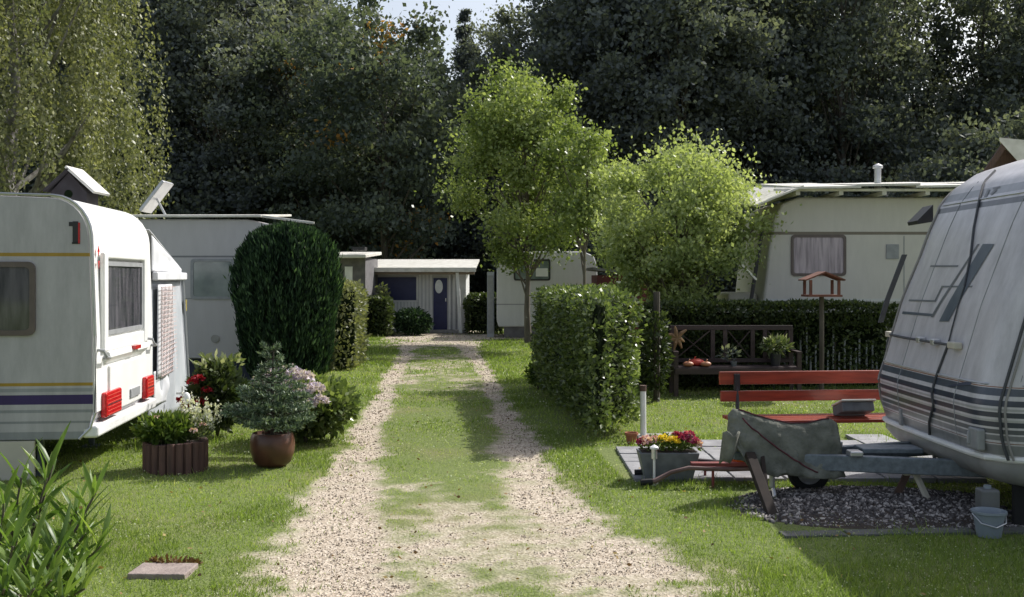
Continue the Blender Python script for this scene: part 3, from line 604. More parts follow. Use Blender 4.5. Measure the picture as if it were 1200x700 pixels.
# --- cream caravan at right rear with protective roof
Y3 = 17.6
T3 = frame((4.24,Y3), (0,1), (1,0))
c3 = empty('caravan', (4.24,Y3,0), 'cream caravan with lilac curtained window under a slatted white roof cover', 'caravan')
M['body3'] = zbands('caravan_cream', [(2.40,2.45,(.20,.17,.13)),(1.30,1.345,(.62,.62,.60)),(.5,1.30,(.42,.41,.37))], (.62,.59,.54), .5)
prof = [(.05,.45),(-.12,.6),(-.10,1.25),(.0,2.2),(.10,2.70),(.22,2.92),(.5,3.02),(4.5,3.02),(5.0,2.8),(5.2,.5)]
body(T3, prof, 2.3, M['body3'], c3, .05)
side_window(T3, .36, 1.27, 1.72, 2.40, c3, M['brownframe'], M['glasslight'])
side_window(T3, 3.6, 4.6, 1.72, 2.40, c3, M['brownframe'], M['glasslight'])
mb = MB(T3); mb.bb((1.93,-.02,2.0),(2.14,0,2.24)); mb.build('vent', M['greyplastic'], c3, bevel=.005)
mb = MB(T3); mb.bb((2.22,-.006,.62),(2.235,0,2.38)); mb.build('door_seam', M['greyplastic'], c3)
mb = MB(T3)
for i in range(5):
    u0 = .35+i*.95; mb.box((u0+.5,.95,3.29+(.012 if i%2 else 0)+.01*i),(1.02,2.9,.035), ry=R(-.9), rx=R(5.5+.4*(-1)**i))
mb.box((.0,.95,3.12),(.85,2.9,.03),ry=R(-22),rx=R(5)); rf = mb.build('roof_cover', M['creamsheet'], c3)
mb = MB(T3)
for i in range(7): u0 = .35+i*.7; mb.bb((u0,-.35,3.03),(u0+.07,2.5,3.09)); mb.bb((u0,-.3,3.09),(u0+.07,-.24,3.15))
mb.bb((.0,-.36,3.09),(5.0,-.31,3.13)); mb.build('batten', M['creamsheet'], rf)
mb = MB(T3); mb.tube([(2.0,.6,3.2),(2.0,.6,3.56)],.055,10); mb.lathe([(.085,3.56),(.085,3.60),(.01,3.64)],(2.0,.6,0),12); mb.build('chimney', M['alu'], c3)
mb = MB(T3); mb.prism([(-.12,1.25),(-.12,.95),(-1.15,.62),(-1.15,.56),(-.05,.5)], .6, 1.7, lambda p,t: Vector((p[0],t,p[1]))); mb.build('drawbar', M['galv'], c3)
mb = MB(T3); mb.box((-.38,.75,1.28),(.5,1.0,.32)); mb.ball((-.52,.6,1.08),1,8,(.42,.5,.26)); mb.build('gas_locker', M['cream'], c3, bevel=.05)
mb = MB(T3); mb.box((-.20,-.02,1.95),(.05,.06,1.5),ry=R(9)); mb.build('cover_strap', M['darkplastic'], c3)
p_ = T3@Vector((2.6,.2,.33)); wheel(p_,.33,.18,c3)
mb = MB(); mb.bar((3.62,17.2,1.98),(3.98,17.4,1.66),.035); mb.build('awning_rail', M['alu'], c3)

# --- foreground right caravan
PF = [(.07,.45),(.02,.60),(.0,.83),(.20,1.5),(.42,2.08),(.52,2.30),(.64,2.46),(.82,2.59),(1.10,2.68),(1.6,2.73)]
XF = 3.16; YN, YF = 7.10, 9.42
def pu(z): return float(np.interp(z, [p[1] for p in PF], [p[0] for p in PF]))
c4 = empty('caravan', (XF,8.2,0), 'large grey striped caravan with sloping nose and strapped front at right edge', 'caravan')
gb = (.30,.31,.33); db = (.05,.06,.095)
bands = [(.955,.962,(.32,.14,.07)),(.90,.95,(.09,.105,.14)),(.83,.87,db),(.80,.815,(.45,.45,.46)),(.755,.79,db),(.69,.725,db),(.725,.74,(.5,.5,.5)),(.645,.675,(.11,.12,.14)),(.60,.635,(.23,.235,.25)),(.578,.584,(.25,.12,.09)),(.50,.57,(.28,.285,.29)),
         (2.335,2.40,(.33,.345,.38)),(2.24,2.285,(.12,.125,.14))]
M['body4'] = zbands('caravan_grey_striped', bands, (.67,.65,.68), .28, dirt=.38)
# shell with rounded vertical corners: profile swept over a rounded plan
def shell4():
    mb = MB(); rows = PF + [(1.6,2.73)]
    Yc = []; rc = .30; nn_ = 8
    plan = []   # (du, y): du = how far back from the front face
    plan += [(5.6,YN),(3.0,YN),(1.2,YN),(.6,YN)]
    for i in range(nn_+1): a = math.pi/2*i/nn_; plan.append((rc*(1-math.sin(a)), YN+rc*(1-math.cos(a))))
    for i in range(1,7): plan.append((-.018*math.sin(math.pi*i/7), YN+rc+(YF-YN-2*rc)*i/7))
    for i in range(nn_+1): a = math.pi/2*(1-i/nn_); plan.append((rc*(1-math.sin(a)), YF-rc*(1-math.cos(a))))
    plan += [(.6,YF),(1.2,YF),(3.0,YF),(5.6,YF)]
    zs = [.45]+[.50+.05*i for i in range(9)]+[1.0+.1*i for i in range(14)]+[2.36,2.42,2.46,2.50,2.54,2.58,2.61,2.64,2.66,2.68,2.70,2.72]
    vs = []; m_ = len(plan)
    for z in zs:
        k = max(0,(z-2.36)/.36); inset = .30*(1-math.sqrt(max(0,1-k*k))) if k > 0 else 0
        for du, y in plan:
            yy_ = y + (inset if y < 8.2 else -inset)*(min(1,abs(y-8.26)/(YF-YN)*2))
            vs.append((XF+pu(z)+max(du,-.02), yy_, z))
    mb.add(vs, [(j*m_+i, j*m_+i+1, (j+1)*m_+i+1, (j+1)*m_+i) for j in range(len(zs)-1) for i in range(m_-1)])
    top = [(j_) for j_ in range((len(zs)-1)*m_, len(zs)*m_)]; mb.f.append(tuple(top)); mb.f.append(tuple(range(m_))[::-1])
    e = [j*m_ for j in range(len(zs))]+[j*m_+m_-1 for j in range(len(zs))][::-1]; mb.f.append(tuple(e))
    return mb.build('body', M['body4'], c4, smooth=50)
shell4()
def onf(y, z, d=.006): return Vector((XF+pu(z)-d-(.018*math.sin(math.pi*min(max((y-YN-.3)/(YF-YN-.6),0),1))) + (.30*(1-math.sqrt(max(0,1-(max(0,YN+.3-y)/.30)**2))) if y < YN+.3 else 0) + (.30*(1-math.sqrt(max(0,1-(max(0,y-YF+.3)/.30)**2))) if y > YF-.3 else 0), y, z))
def pix(px, py, d=.006):
    y = 8.2; z = 1.5
    for _ in range(30):
        z = H-(py-325)/F*y; x = XF+pu(z)-d; y = .5*y+.5*(x*F/(px-600))
    return onf(min(max(y,YN+.02),YF-.02), z, d)
def strap(pxs, w=.022, name='strap', mat='greyplastic', d=.010, close=.004):
    pts = [pix(*p, d) for p in pxs]; fine = []
    for a,b in zip(pts,pts[1:]):
        for i in range(6):
            q = a.lerp(b,i/6); fine.append(onf(q.y,q.z,d))
    fine.append(pts[-1]); mb = MB()
    mb.tube(fine, w/2, 6); return mb.build(name, M[mat], c4)
M['strapdark'] = pm('strap_dark_grey', (.07,.075,.085), None, 9, .7)
M['straplight'] = pm('strap_light_grey', (.30,.29,.28), None, 9, .7)
strap([(1168,200),(1150,235),(1140,300),(1133,335)], .018, mat='strapdark')
strap([(1133,335),(1118,385),(1113,405)], .012, mat='strapdark'); strap([(1113,405),(1098,445),(1096,475),(1092,515)], .018, mat='strapdark')
strap([(1117,209),(1098,250),(1078,300),(1050,365),(1031,420),(1028,450),(1029,488)], .020, mat='straplight')
# strap at the near corner
mb = MB(); sp = []
for z in [.47+.1*i for i in range(20)]:
    sp.append(Vector((XF+pu(z)+.10+(.10 if False else 0)+.08*math.sin((z-.47)*1.2), 7.10+.0, z)))
pts = []
for z in [.47+.08*i for i in range(24)]:
    y = YN+.06; p = onf(y, min(z,2.4), .012); pts.append(p)
mb.tube(pts, .010, 6); mb.build('strap', M['strapdark'], c4)
pts2 = [p+Vector((.028,-.02,0)) for p in pts]; mb = MB(); mb.tube(pts2, .008, 6); mb.build('strap', M['straplight'], c4)
def decal(pxs, name, col, d=.005):
    pts = [pix(*p, d) for p in pxs]; a,b,c,dd = pts; mb = MB(); n = 8; vs = []
    for j in range(n+1):
        for i in range(3):
            q = a.lerp(b,i/2).lerp(dd.lerp(c,i/2), j/n); vs.append(onf(q.y,q.z,d))
    mb.add(vs, [(j*3+i,j*3+i+1,(j+1)*3+i+1,(j+1)*3+i) for j in range(n) for i in range(2)]); mb.build(name, col, c4, smooth=60)
dc = pm('graphic_slate', (.085,.105,.135), (.12,.14,.17), 6, .35); dl = pm('graphic_grey', (.16,.17,.185), None, 6, .4)
decal([(1154,286),(1167,286),(1114,377),(1103,377)], 'graphic_bar', dc); decal([(1148,286),(1150,286),(1096,372),(1093,372)], 'graphic_line', dl)
decal([(1092,311),(1126,311),(1125,313),(1091,313)], 'graphic_line', dl); decal([(1106,335),(1142,335),(1141,337),(1105,337)], 'graphic_line', dl)
decal([(1066,351),(1100,352),(1099,354),(1065,353)], 'graphic_line', dl); decal([(1106,335),(1108,335),(1099,353),(1097,353)], 'graphic_line', dl)
decal([(1058,365),(1097,368),(1096,371),(1057,368)], 'graphic_line', dc)
# emblem near the roof
decal([(1160,222),(1163,222),(1158,232),(1155,232)], 'emblem', dl); decal([(1166,220),(1175,218),(1174,220),(1166,222)], 'emblem', dl); decal([(1163,227),(1170,221),(1171,223),(1164,229)], 'emblem', dl)
# curved dark swoosh over the stripes at the near corner
decal([(1112,452),(1199,447),(1199,456),(1113,453.5)], 'graphic_swoosh', pm('graphic_navy',(.05,.06,.10),None,5,.4))
# rope with grips across the nose
a = pix(1032,392,.05); b = pix(1062,396,.05); c_ = pix(1118,405,.05)
mb = MB(); mb.tube([a,b,c_],.011,6); g_ = mb.build('grab_rail', M['strapdark'], c4)
for p in (a, b.lerp(c_,.32), b.lerp(c_,.62), c_): mb = MB(); mb.box(p+Vector((.015,0,0)),(.06,.14 if p in (a,c_) else .07,.05)); mb.build('bracket', M['cream'] if p in (a,c_) else M['alu'], g_, bevel=.01)
mb = MB(); mb.tube([a, a+Vector((-.03,-.02,-.12)), a+Vector((.0,-.05,-.22)), a+Vector((.02,.0,-.16))],.010,6); mb.build('rope_end', M['strapdark'], c4)
def aroundf(d, z, ny=14, ext=1.5):
    pts = []
    for i in range(ny+1): y = YF-.01-(YF-YN-.02)*i/ny; pts.append(onf(y, z, d))
    pts = [Vector((XF+.6,YF+d,z))]+pts+[Vector((XF+ext,YN-d,z))]; return pts
for z_, r_ in ((.975,.008),(2.31,.007)): mb = MB(); mb.tube(aroundf(.004, z_), r_, 6); mb.build('trim_rail', M['alu'], c4)
for y_ in (7.62, 8.72): mb = MB(); mb.tube([onf(y_, .50+.06*i, .001) for i in range(34)], .004, 5); mb.build('panel_seam', M['greyplastic'], c4)
# bumper rail and valance under it
mb = MB(); mb.tube(aroundf(.02,.475), .022, 8); mb.build('bumper_rail', M['white'], c4)
mb = MB(); pr = [(.015,.455),(.02,.40),(-.06,.31),(-.22,.27)]; rows = [aroundf(d,z) for d,z in pr]; m_ = len(rows[0])
mb.add([p for r_ in rows for p in r_], [(j*m_+i,j*m_+i+1,(j+1)*m_+i+1,(j+1)*m_+i) for j in range(3) for i in range(m_-1)]); mb.build('valance', pm('valance_grey',(.34,.34,.34),(.22,.22,.22),4,.4), c4, smooth=60)
mb = MB(); mb.bb((XF+.25,YN+.2,.28),(8.6,YF-.2,.46)); mb.build('underbody', M['darkplastic'], c4)
mb = MB(); mb.bb((3.42,7.26,0),(8.4,7.30,.40)); mb.build('under_dark_panel', M['rubber'], c4)  # added black panel for the dark area under the body
mb = MB(); q = pix(1143,514,.0); mb.box(q,(.06,.16,.15)); mb.box(q+Vector((-.03,.05,0)),(.03,.03,.10)); mb.build('socket_cover', M['greyplastic'], c4, bevel=.015)
q = pix(1058,489,.01); mb = MB(); mb.box(q,(.03,.05,.13)); mb.build('locker_catch', M['greyplastic'], c4, bevel=.008)
# drawbar A-frame, leg
mb = MB(); mb.bar((XF+.5,8.30-.55,.30),(1.95,8.17,.30),.07,.12); mb.bar((XF+.5,8.30+.55,.30),(1.95,8.23,.30),.07,.12); mb.bar((1.9,8.2,.31),(1.70,8.2,.33),.06); db_ = mb.build('drawbar', M['galv'], c4, bevel=.008)
mb = MB(); mb.bb((2.66,8.08,.36),(3.12,8.30,.40)); mb.build('step_plate', M['galv'], db_, bevel=.01)
for y in (8.0,8.5): mb = MB(); mb.bb((2.52,y-.06,.36),(2.62,y+.06,.40)); mb.build('clamp', M['alu'], db_, bevel=.01)
mb = MB(); mb.tube([(1.98,8.12,.30),(1.98,8.12,.10)],.022,8); mb.tube([(1.98,8.08,.10),(1.98,8.02,0.02)],.015,6); mb.build('jockey_stand', M['alu'], c4)
# side window-like rubber edge and a raised flap on the far side
mb = MB(); pts = [Vector((XF+pu(z)-.07,YF-.02,z)) for z in (1.30,1.5,1.7,1.90)]
mb.add([p+o_ for p in pts for o_ in (Vector((0,0,0)),Vector((.05,.02,0)),Vector((.05,.04,0)),Vector((0,.02,0)))], [(j*4+i,j*4+(i+1)%4,(j+1)*4+(i+1)%4,(j+1)*4+i) for j in range(3) for i in range(4)]+[(0,1,2,3),(12,13,14,15)]); mb.build('side_deflector', M['strapdark'], c4)
mb = MB(); mb.prism([(3.72,2.34),(3.58,2.20),(3.59,2.17),(3.72,2.19)], 9.42, 9.75, lambda p,t: Vector((p[0]+(t-9.42)*.1,t,p[1]))); mb.build('vent_flap', M['darkplastic'], c4)
for x in (5.6,): wheel((x,7.32,.33),.33,.18,c4)

# cover cloth on the hitch
cv = empty('hitch_cover', (2.0,8.2,0), 'crumpled grey tarpaulin draped over the caravan hitch', 'cover')
mb = MB(); NU, NV = 40, 28; vs = []
for i in range(NU+1):
    t = i/NU; x = 1.66+.84*t
    top = np.interp(t,[0,.04,.12,.25,.42,.58,.72,.86,.94,1],[.64,.69,.675,.64,.60,.575,.58,.605,.615,.58]); bot = np.interp(t,[0,.05,.12,.22,.5,.85,1],[.50,.42,.28,.225,.215,.205,.22])
    hw = np.interp(t,[0,.06,.3,.8,1],[.03,.09,.15,.17,.15])
    for j in range(NV+1):
        s_ = -1+2*j/NV; a_ = abs(s_); zz = top-(top-bot)*a_**1.05; yy_ = 8.2+math.copysign(hw*(a_**.75), s_)
        q1 = 1-2*abs(mnoise.noise(Vector((t*3.1+a_*1.7, a_*1.2-t*2.0, 1.3)))); q2 = 1-2*abs(mnoise.noise(Vector((t*8-a_*3, a_*2.2+t*3, 4.3)))); q3 = mnoise.noise(Vector((t*22, a_*9, 7))) + .8*math.sin(t*46+a_*7+3*q1)*a_
        dd = (q1-.5)*.05*(.2+a_) + (q2-.5)*.024 + q3*.009 + .03*max(0,a_-.7)
        vs.append((x+.02*q2*a_, yy_+math.copysign(dd,s_), zz+dd*.12*(1-a_)-.02*q1*a_))
mb.add(vs, [(i*(NV+1)+j,i*(NV+1)+j+1,(i+1)*(NV+1)+j+1,(i+1)*(NV+1)+j) for i in range(NU) for j in range(NV)])
mb.f.append(tuple(range(NV+1)))
vs_c = [tuple(v) for v in vs]; o = mb.build('sheet', M['cloth'], cv, smooth=50); sol = o.modifiers.new('Solidify','SOLIDIFY'); sol.thickness = .006
mb = MB(); vs = []
for i in range(9):
    for j in range(7):
        t = i/8; s_ = j/6; vs.append((1.60+.13*s_-.03*t, 8.10-.10*math.sin(s_*3), .52-.24*t*(1-.35*s_)+.02*math.sin(s_*9)))
mb.add(vs,[(i*7+j,i*7+j+1,(i+1)*7+j+1,(i+1)*7+j) for i in range(8) for j in range(6)]); o = mb.build('loose_corner', M['cloth'], cv, smooth=70); sol = o.modifiers.new('Solidify','SOLIDIFY'); sol.thickness = .006
def cvp(t, s_):
    i = int(t*NU); j = int((s_+1)/2*NV); return Vector(mb0[i*(NV+1)+j])
mb0 = None
def seam(a, b):
    pts = []
    for k in range(25):
        t = a[0]+(b[0]-a[0])*k/24; s2 = a[1]+(b[1]-a[1])*k/24; i = int(round(t*NU)); j = int(round((1-s2)/2*NV)); pts.append(Vector(vs_c[i*(NV+1)+j])+Vector((0,-.006,.002)))
    pts = [pts[0]]+[(pts[q-1]+pts[q]*2+pts[q+1])/4 for q in range(1,24)]+[pts[-1]]
    m2 = MB(); m2.tube(pts, .006, 5); m2.build('seam', M['clothline'], cv)
seam((.12,.15),(.75,.95)); seam((.10,.03),(.93,.03))
# prop under the hitch
pr_ = empty('timber_prop', (1.85,7.55,0), 'leaning dark timber prop under the hitch cover', 'prop')
mb = MB(); mb.bar((1.85,7.52,-.02),(1.80,8.08,.36),.075,.05); mb.build('post', M['prop'], pr_, bevel=.006); mb = MB(); mb.bar((1.86,7.72,.02),(1.90,8.1,.34),.03); mb.build('brace', M['prop'], pr_)
st_ = empty('trestle', (2.95,8.0,0), 'small pale wooden trestle under the caravan drawbar', 'trestle')
mb = MB(); mb.bar((2.88,8.05,0),(2.99,8.05,.24),.02,.05); mb.build('leg', M['brownboard'], st_); mb = MB(); mb.bar((3.09,7.85,0),(3.02,8.0,.24),.035,.03); mb.build('leg', M['cream'], st_)
mb = MB(); mb.bar((2.93,7.98,.235),(3.13,7.98,.235),.04,.03); mb.build('top_bar', M['cream'], st_)

# wheelbarrow
wb = empty('wheelbarrow', (1.9,8.6,0), 'low red wheelbarrow with long curved handles beside the flower tub', 'wheelbarrow')
for dy in (0, .42):
    mb = MB(); mb.tube([(1.06,8.58+dy,.05),(1.15,8.58+dy,.06),(1.28,8.58+dy,.13),(1.42,8.58+dy,.165),(1.75,8.60+dy*.8,.15),(2.3,8.70+dy*.35,.15)], [.022]*2+[.018]*4, 8); o = mb.build('handle', M['handlewood'] if dy == 0 else M['darkwood'], wb)
    mb = MB(); mb.tube([(1.035,8.58+dy,.05),(1.13,8.58+dy,.055)],.027,8); mb.build('grip', M['rubber'], o)
mb = MB(); mb.bb((1.78,8.64,.17),(2.12,8.98,.19)); mb.box((1.95,8.8,.24),(.30,.34,.12),taper=.8); mb.build('tub', M['orange'], wb, bevel=.03)
mb = MB(); mb.bb((1.45,8.60,.175),(2.25,8.68,.20)); mb.bb((1.55,8.78,.12),(2.2,8.86,.14)); mb.build('slat', M['redpaint'], wb)
mb = MB(); mb.tube([(1.62,8.6,.15),(1.62,8.6,0)],.012,6); mb.build('leg', M['redpaint'], wb); mb = MB(); mb.tube([(1.62,8.95,.15),(1.62,8.95,0)],.012,6); mb.build('leg', M['redpaint'], wb)
wheel((2.34,8.42,.17),.165,.08,wb); mb = MB(); mb.bb((2.28,8.34,.155),(2.52,8.36,.195)); mb.build('axle_strut', M['alu'], wb, bevel=.006)

# stones under the hitch, kerb slabs
n = 7600; a = rng.random(n); b = rng.random(n)
P = np.stack([1.50+ (a)*2.1, 7.0+b*1.55, np.zeros(n)],axis=1); P[:,1] += (1-a)*.35*(1-b)
k = (((P[:,0]-2.72)/1.04)**2+((P[:,1]-7.80)/.80)**2) < 1+.3*(rng.random(n)-.5); P = P[k]; n = len(P); P[:,2] = .008+.06*np.clip(1-(((P[:,0]-2.65)/1.0)**2+((P[:,1]-7.9)/.7)**2),0,1)
o = stones(P, .012+.017*rng.random(n), rng.random(n), 'cobbles', M['stone']); tag(o, 'heap of dark and pale cobbles under the caravan hitch', 'stones', kind='stuff')
mb = MB(); 
vs=[]; 
for j in range(13):
    for i in range(21):
        x = 1.55+2.0*i/20; y = 7.08+1.6*j/12; rr_ = ((x-2.65)/1.02)**2+((y-7.85)/.72)**2; vs.append((x,y,.012+.05*max(0,1-rr_)-.06*max(0,rr_-1)))
mb.add(vs,[(j*21+i,j*21+i+1,(j+1)*21+i+1,(j+1)*21+i) for j in range(12) for i in range(20)]); o = mb.build('soil', M['soil'], None, smooth=60); tag(o, kind='structure')
for i, (x, y) in enumerate(((1.98,7.02),(2.42,7.06),(2.86,7.10),(3.30,7.12))):
    mb = MB(); mb.box((x,y,-.006),(.42,.14,.05),rz=R(4)); o = mb.build('kerb_slab', M['kerb'], None, bevel=.008, loc=(x,y,0))
    tag(o, ['grey kerb slab nearest the track at the cobble edge','second grey kerb slab from the track','third grey kerb slab from the track','grey kerb slab beneath the caravan corner'][i], 'kerb', 'slabs edging the cobbles')
# tubs by the caravan
bt = empty('bucket', (3.13,7.02,0), 'pale blue-white plastic bucket under the caravan corner', 'bucket')
mb = MB(); mb.lathe([(.075,.0),(.10,.15),(.112,.155),(.112,.17),(.102,.17),(.095,.15),(.07,.015)],(3.13,7.0,0),24); mb.build('shell', M['bluebucket'], bt)
mb = MB(); mb.tube([(3.02,7.0,.15),(3.05,6.93,.10),(3.13,6.89,.08),(3.21,6.93,.10),(3.24,7.0,.15)],.005,6); mb.build('handle', M['alu'], bt)
bx_ = empty('water_canister', (3.19,7.16,0), 'grey square canister standing behind the bucket', 'canister')
mb = MB(); mb.box((3.20,7.18,.14),(.13,.12,.28)); mb.build('tank', M['greytank'], bx_, bevel=.02); mb = MB(); mb.tube([(3.20,7.18,.28),(3.20,7.18,.30)],.025,10); mb.build('cap', M['bluebucket'], bx_)

# ------------------------------------------------------------------ patio
mb = MB(); py0 = 8.78
def patio_y(x): return 10.55+(x-.9)*.30
tiles = []
for i in range(7):
    for j in range(7):
        x = 1.02+i*.42+(.0); y = 8.84+j*.42; 
        if y+.3 > patio_y(x): continue
        z = .006+random.uniform(0,.010); mb.box((x+.2,y+.2,z),(.40,.40,.05),rz=R(random.uniform(-.7,.7)),rx=R(random.uniform(-.4,.4)))
o = mb.build('patio', pm('patio_slabs',(.30,.30,.31),(.19,.19,.20),5,.85,bump=.3), None, bevel=.006); tag(o, kind='structure')
for i,(px,py,w_) in enumerate(((762,514,.30),(795,512,.26))):
    g_ = gr(px,py); mb = MB(); mb.box((g_.x,g_.y,.012),(w_,.3,.04),rz=R(6)); o = mb.build('paving_slab', M['concrete'], None, bevel=.006, loc=g_); tag(o, ['pale slab lying beside the white post','pale slab second from the white post'][i], 'slab', 'loose slabs on the lawn')
# flower pot, post, tub
g_ = gr(740,520); tp = empty('flowerpot', g_, 'small terracotta pot at the foot of the laurel hedge', 'pot')
mb = MB(); mb.lathe([(.045,0),(.06,.09),(.07,.09),(.07,.115),(.058,.115),(.05,.08)],g_,18); mb.build('pot', M['terra'], tp); mb = MB(); mb.lathe([(.001,.09),(.056,.09)],g_,18,capb=False); mb.build('soil', M['soil'], tp)
g_ = gr(754,514); ps = empty('marker_post', g_, 'short white post with dark cap beside the laurel hedge', 'post')
mb = MB(); mb.tube([g_-Vector((0,0,.05)), g_+Vector((-.005,0,.50))],.032,12); mb.build('post', M['white'], ps); mb = MB(); mb.tube([g_+Vector((-.005,0,.50)), g_+Vector((-.005,0,.56))],.036,12); mb.build('cap', M['brownboard'], ps)
ft = empty('flower_tub', (1.30,8.95,0), 'grey flower tub of pink, yellow and magenta blooms on the patio edge', 'planter')
mb = MB(); mb.box((1.30,8.92,.135),(.50,.26,.23),taper=.78); mb.build('tub', M['zinc'], ft, bevel=.01); mb = MB(); mb.box((1.30,8.92,.252),(.45,.21,.01)); mb.build('soil', M['soil'], ft)
def leafclump(root, c, r, n, leaf, mat, name='foliage', elong=.5, up=.6, flat=.6):
    u = inside_ball(n); Q = np.array(c)+u*np.array([r[0],r[1],r[2]]); D = norm(u+rng.normal(size=(n,3))*.6+np.array([0,0,up])); L_ = leaf*(.6+.7*rng.random(n))
    V,Fc,T = leafquads(Q,D,L_,L_*elong,np.clip(rng.random(n)*.8+.2*u[:,2],0,1)); return npmesh(name,V,Fc,T,mat,root)
leafclump(ft,(1.30,8.92,.30),(.26,.13,.06),700,.045,M['lf_plant'])
for x,z,mt,r in ((1.12,.345,'fl_pink',.05),(1.08,.33,'fl_mag',.035),(1.19,.34,'fl_pink',.045),(1.27,.35,'fl_yel',.055),(1.34,.345,'fl_yel',.045),(1.42,.36,'fl_mag',.055),(1.50,.34,'fl_mag',.05),(1.47,.38,'fl_mag',.045),(1.38,.375,'fl_mag',.035),(1.54,.31,'fl_pink',.04)):
    flower_head(ft,(x,8.88+random.uniform(-.05,.05),z),r,M[mt],80,.03)
sl = empty('garden_lamp', (1.16,8.7,0), 'slim white garden lamp in front of the flower tub', 'lamp')
mb = MB(); mb.tube([(1.16,8.7,-.03),(1.16,8.7,.22)],.010,8); mb.lathe([(.03,.0),(.035,.03),(.012,.05)],(1.16,8.7,0),14); mb.build('stake', M['white'], sl)
mb = MB(); mb.tube([(1.16,8.7,.22),(1.16,8.7,.30)],.024,12); mb.build('lantern', M['alu'], sl); mb = MB(); mb.lathe([(.036,.30),(.036,.315),(.002,.335)],(1.16,8.7,0),14); mb.build('cap', M['white'], sl)

# --- red slatted bench on the patio
rb = empty('garden_bench', (2.8,9.75,0), 'red slatted bench with black iron frame on the patio', 'bench')
Tb = frame((1.94,9.82),(-.10,1),(1,.10))
for z0,z1,v in ((.70,.82,.10),(.545,.645,.06)):
    mb = MB(Tb); mb.bb((0,v,z0),(2.0,v+.032,z1)); mb.build('back_slat', M['redwood'], rb, bevel=.008)
for v in (-.42,-.30,-.18,-.06):
    mb = MB(Tb); mb.bb((0 if v > -.4 else -.02,v,.40),(2.0,v+.085,.432)); mb.build('seat_slat', M['redwood'], rb, bevel=.008)
for u in (.16, 1.84):
    mb = MB(Tb); mb.tube([(u,-.40,0),(u,-.36,.25),(u,-.36,.385),(u,-.0,.385),(u,.055,.45),(u,.095,.80)],.018,8); mb.tube([(u,-.02,.385),(u,.06,.2),(u,.10,0)],.018,8); mb.box((u,.085,.70),(.05,.04,.20)); mb.build('iron_frame', M['darkplastic'], rb)
q = Tb@Vector((1.12,-.20,.432)); wbx = empty('lidded_box', q, 'pale grey lidded box resting on the red bench seat', 'box')
mb = MB(Tb); mb.box((1.14,-.25,.505),(.30,.24,.09),rx=R(-18)); mb.build('body', M['zinc'], wbx, bevel=.012)
mb = MB(Tb); mb.box((1.14,-.25,.560),(.32,.26,.015),rx=R(-18)); mb.build('lid', M['creamsheet'], wbx, bevel=.004)

# --- dark bench in front of the rear hedge
db2 = empty('garden_bench', (3.2,15.45,0), 'dark brown bench with crossed back against the rear hedge', 'bench')
B0 = 2.30; B1 = 4.08; YB = 15.5
mb = MB(); mb.bb((B0,YB,.93),(B1,YB+.04,1.0)); mb.build('top_rail', M['darkwood'], db2, bevel=.006)
mb = MB(); mb.bb((B0,YB,.46),(B1,YB+.04,.52)); mb.build('lower_rail', M['darkwood'], db2, bevel=.006)
for x in (B0+.03,B0+.62,B0+.80,B0+1.20,B0+1.38,B1-.03): mb = MB(); mb.bb((x-.03,YB+.002,.52),(x+.03,YB+.038,.93)); mb.build('back_slat', M['darkwood'], db2)
for xa,xb in ((B0+.1,B0+.58),(B0+.84,B0+1.16),(B0+1.42,B1-.08)):
    for s_ in (0,1): mb = MB(); mb.bar((xa,YB+.01+.015*s_,.53 if s_ else .92),(xb,YB+.01+.015*s_,.92 if s_ else .53),.045,.012); mb.build('cross_brace', M['darkwood'], db2)
for j in range(4): mb = MB(); mb.bb((B0,YB-.44+j*.11,.40),(B1,YB-.35+j*.11,.43)); mb.build('seat_slat', M['darkwood'], db2, bevel=.004)
mb = MB(); mb.bb((B0,YB-.47,.33),(B1,YB-.445,.41)); mb.build('apron', M['darkwood'], db2)
for x in (B0+.02,B1-.02):
    mb = MB(); mb.bb((x-.03,YB-.44,0),(x+.03,YB-.38,.62)); mb.build('leg', M['darkwood'], db2); mb = MB(); mb.bar((x,YB+.02,0),(x,YB+.05,.98),.06); mb.build('leg', M['darkwood'], db2); mb = MB(); mb.bb((x-.035,YB-.46,.62),(x+.035,YB,.65)); mb.build('armrest', M['darkwood'], db2)
# things on it
g1 = empty('straw_doll', (2.33,15.3,.43), 'straw coloured star-shaped doll hanging on the dark bench end', 'ornament')
mb = MB(); c0 = Vector((2.36,15.30,.82))
for a_ in (100,150,40,200,300,250,340): e_ = c0+Vector((math.cos(R(a_))*.16*random.uniform(.7,1.2),-.02,math.sin(R(a_))*.18*random.uniform(.7,1.2))); mb.tube([c0,c0.lerp(e_,.5)+Vector((0,-.02,.02)),e_],[.035,.03,.012],6)
mb.build('body', M['straw'], g1)
for i,(x,z,mt,r,lab) in enumerate(((2.60,.50,'redpl',.085,'red gourd lying on the dark bench seat'),(2.50,.475,'apricot',.06,'left apricot gourd on the dark bench seat'),(2.75,.47,'apricot',.06,'right apricot gourd on the dark bench seat'))):
    mb = MB(); mb.ball((x+ (.04 if i==0 else 0),15.13 if i else 15.24,.43+r*.62),r,8,(1.3,1,.65)); mb.tube([(x,15.13 if i else 15.24,.43+r*1.1),(x+.02,15.12 if i else 15.23,.43+r*1.1+.04)],.010,5); o = mb.build('gourd', M[mt], None, loc=(x,15.15,.43)); tag(o, lab, 'gourd', 'gourds on the dark bench')
pt = empty('pot_plant', (3.78,15.3,.43), 'yellow-green pot plant on the right of the dark bench', 'plant')
mb = MB(); mb.lathe([(.06,.43),(.08,.60),(.07,.60)],(3.78,15.3,0),14); mb.build('pot', M['darkplastic'], pt); leafclump(pt,(3.78,15.28,.72),(.20,.12,.10),260,.10,M['lf_pale'],elong=.35)
pt = empty('pot_plant', (3.16,15.25,.43), 'tiny grey pot in the middle of the dark bench', 'plant')
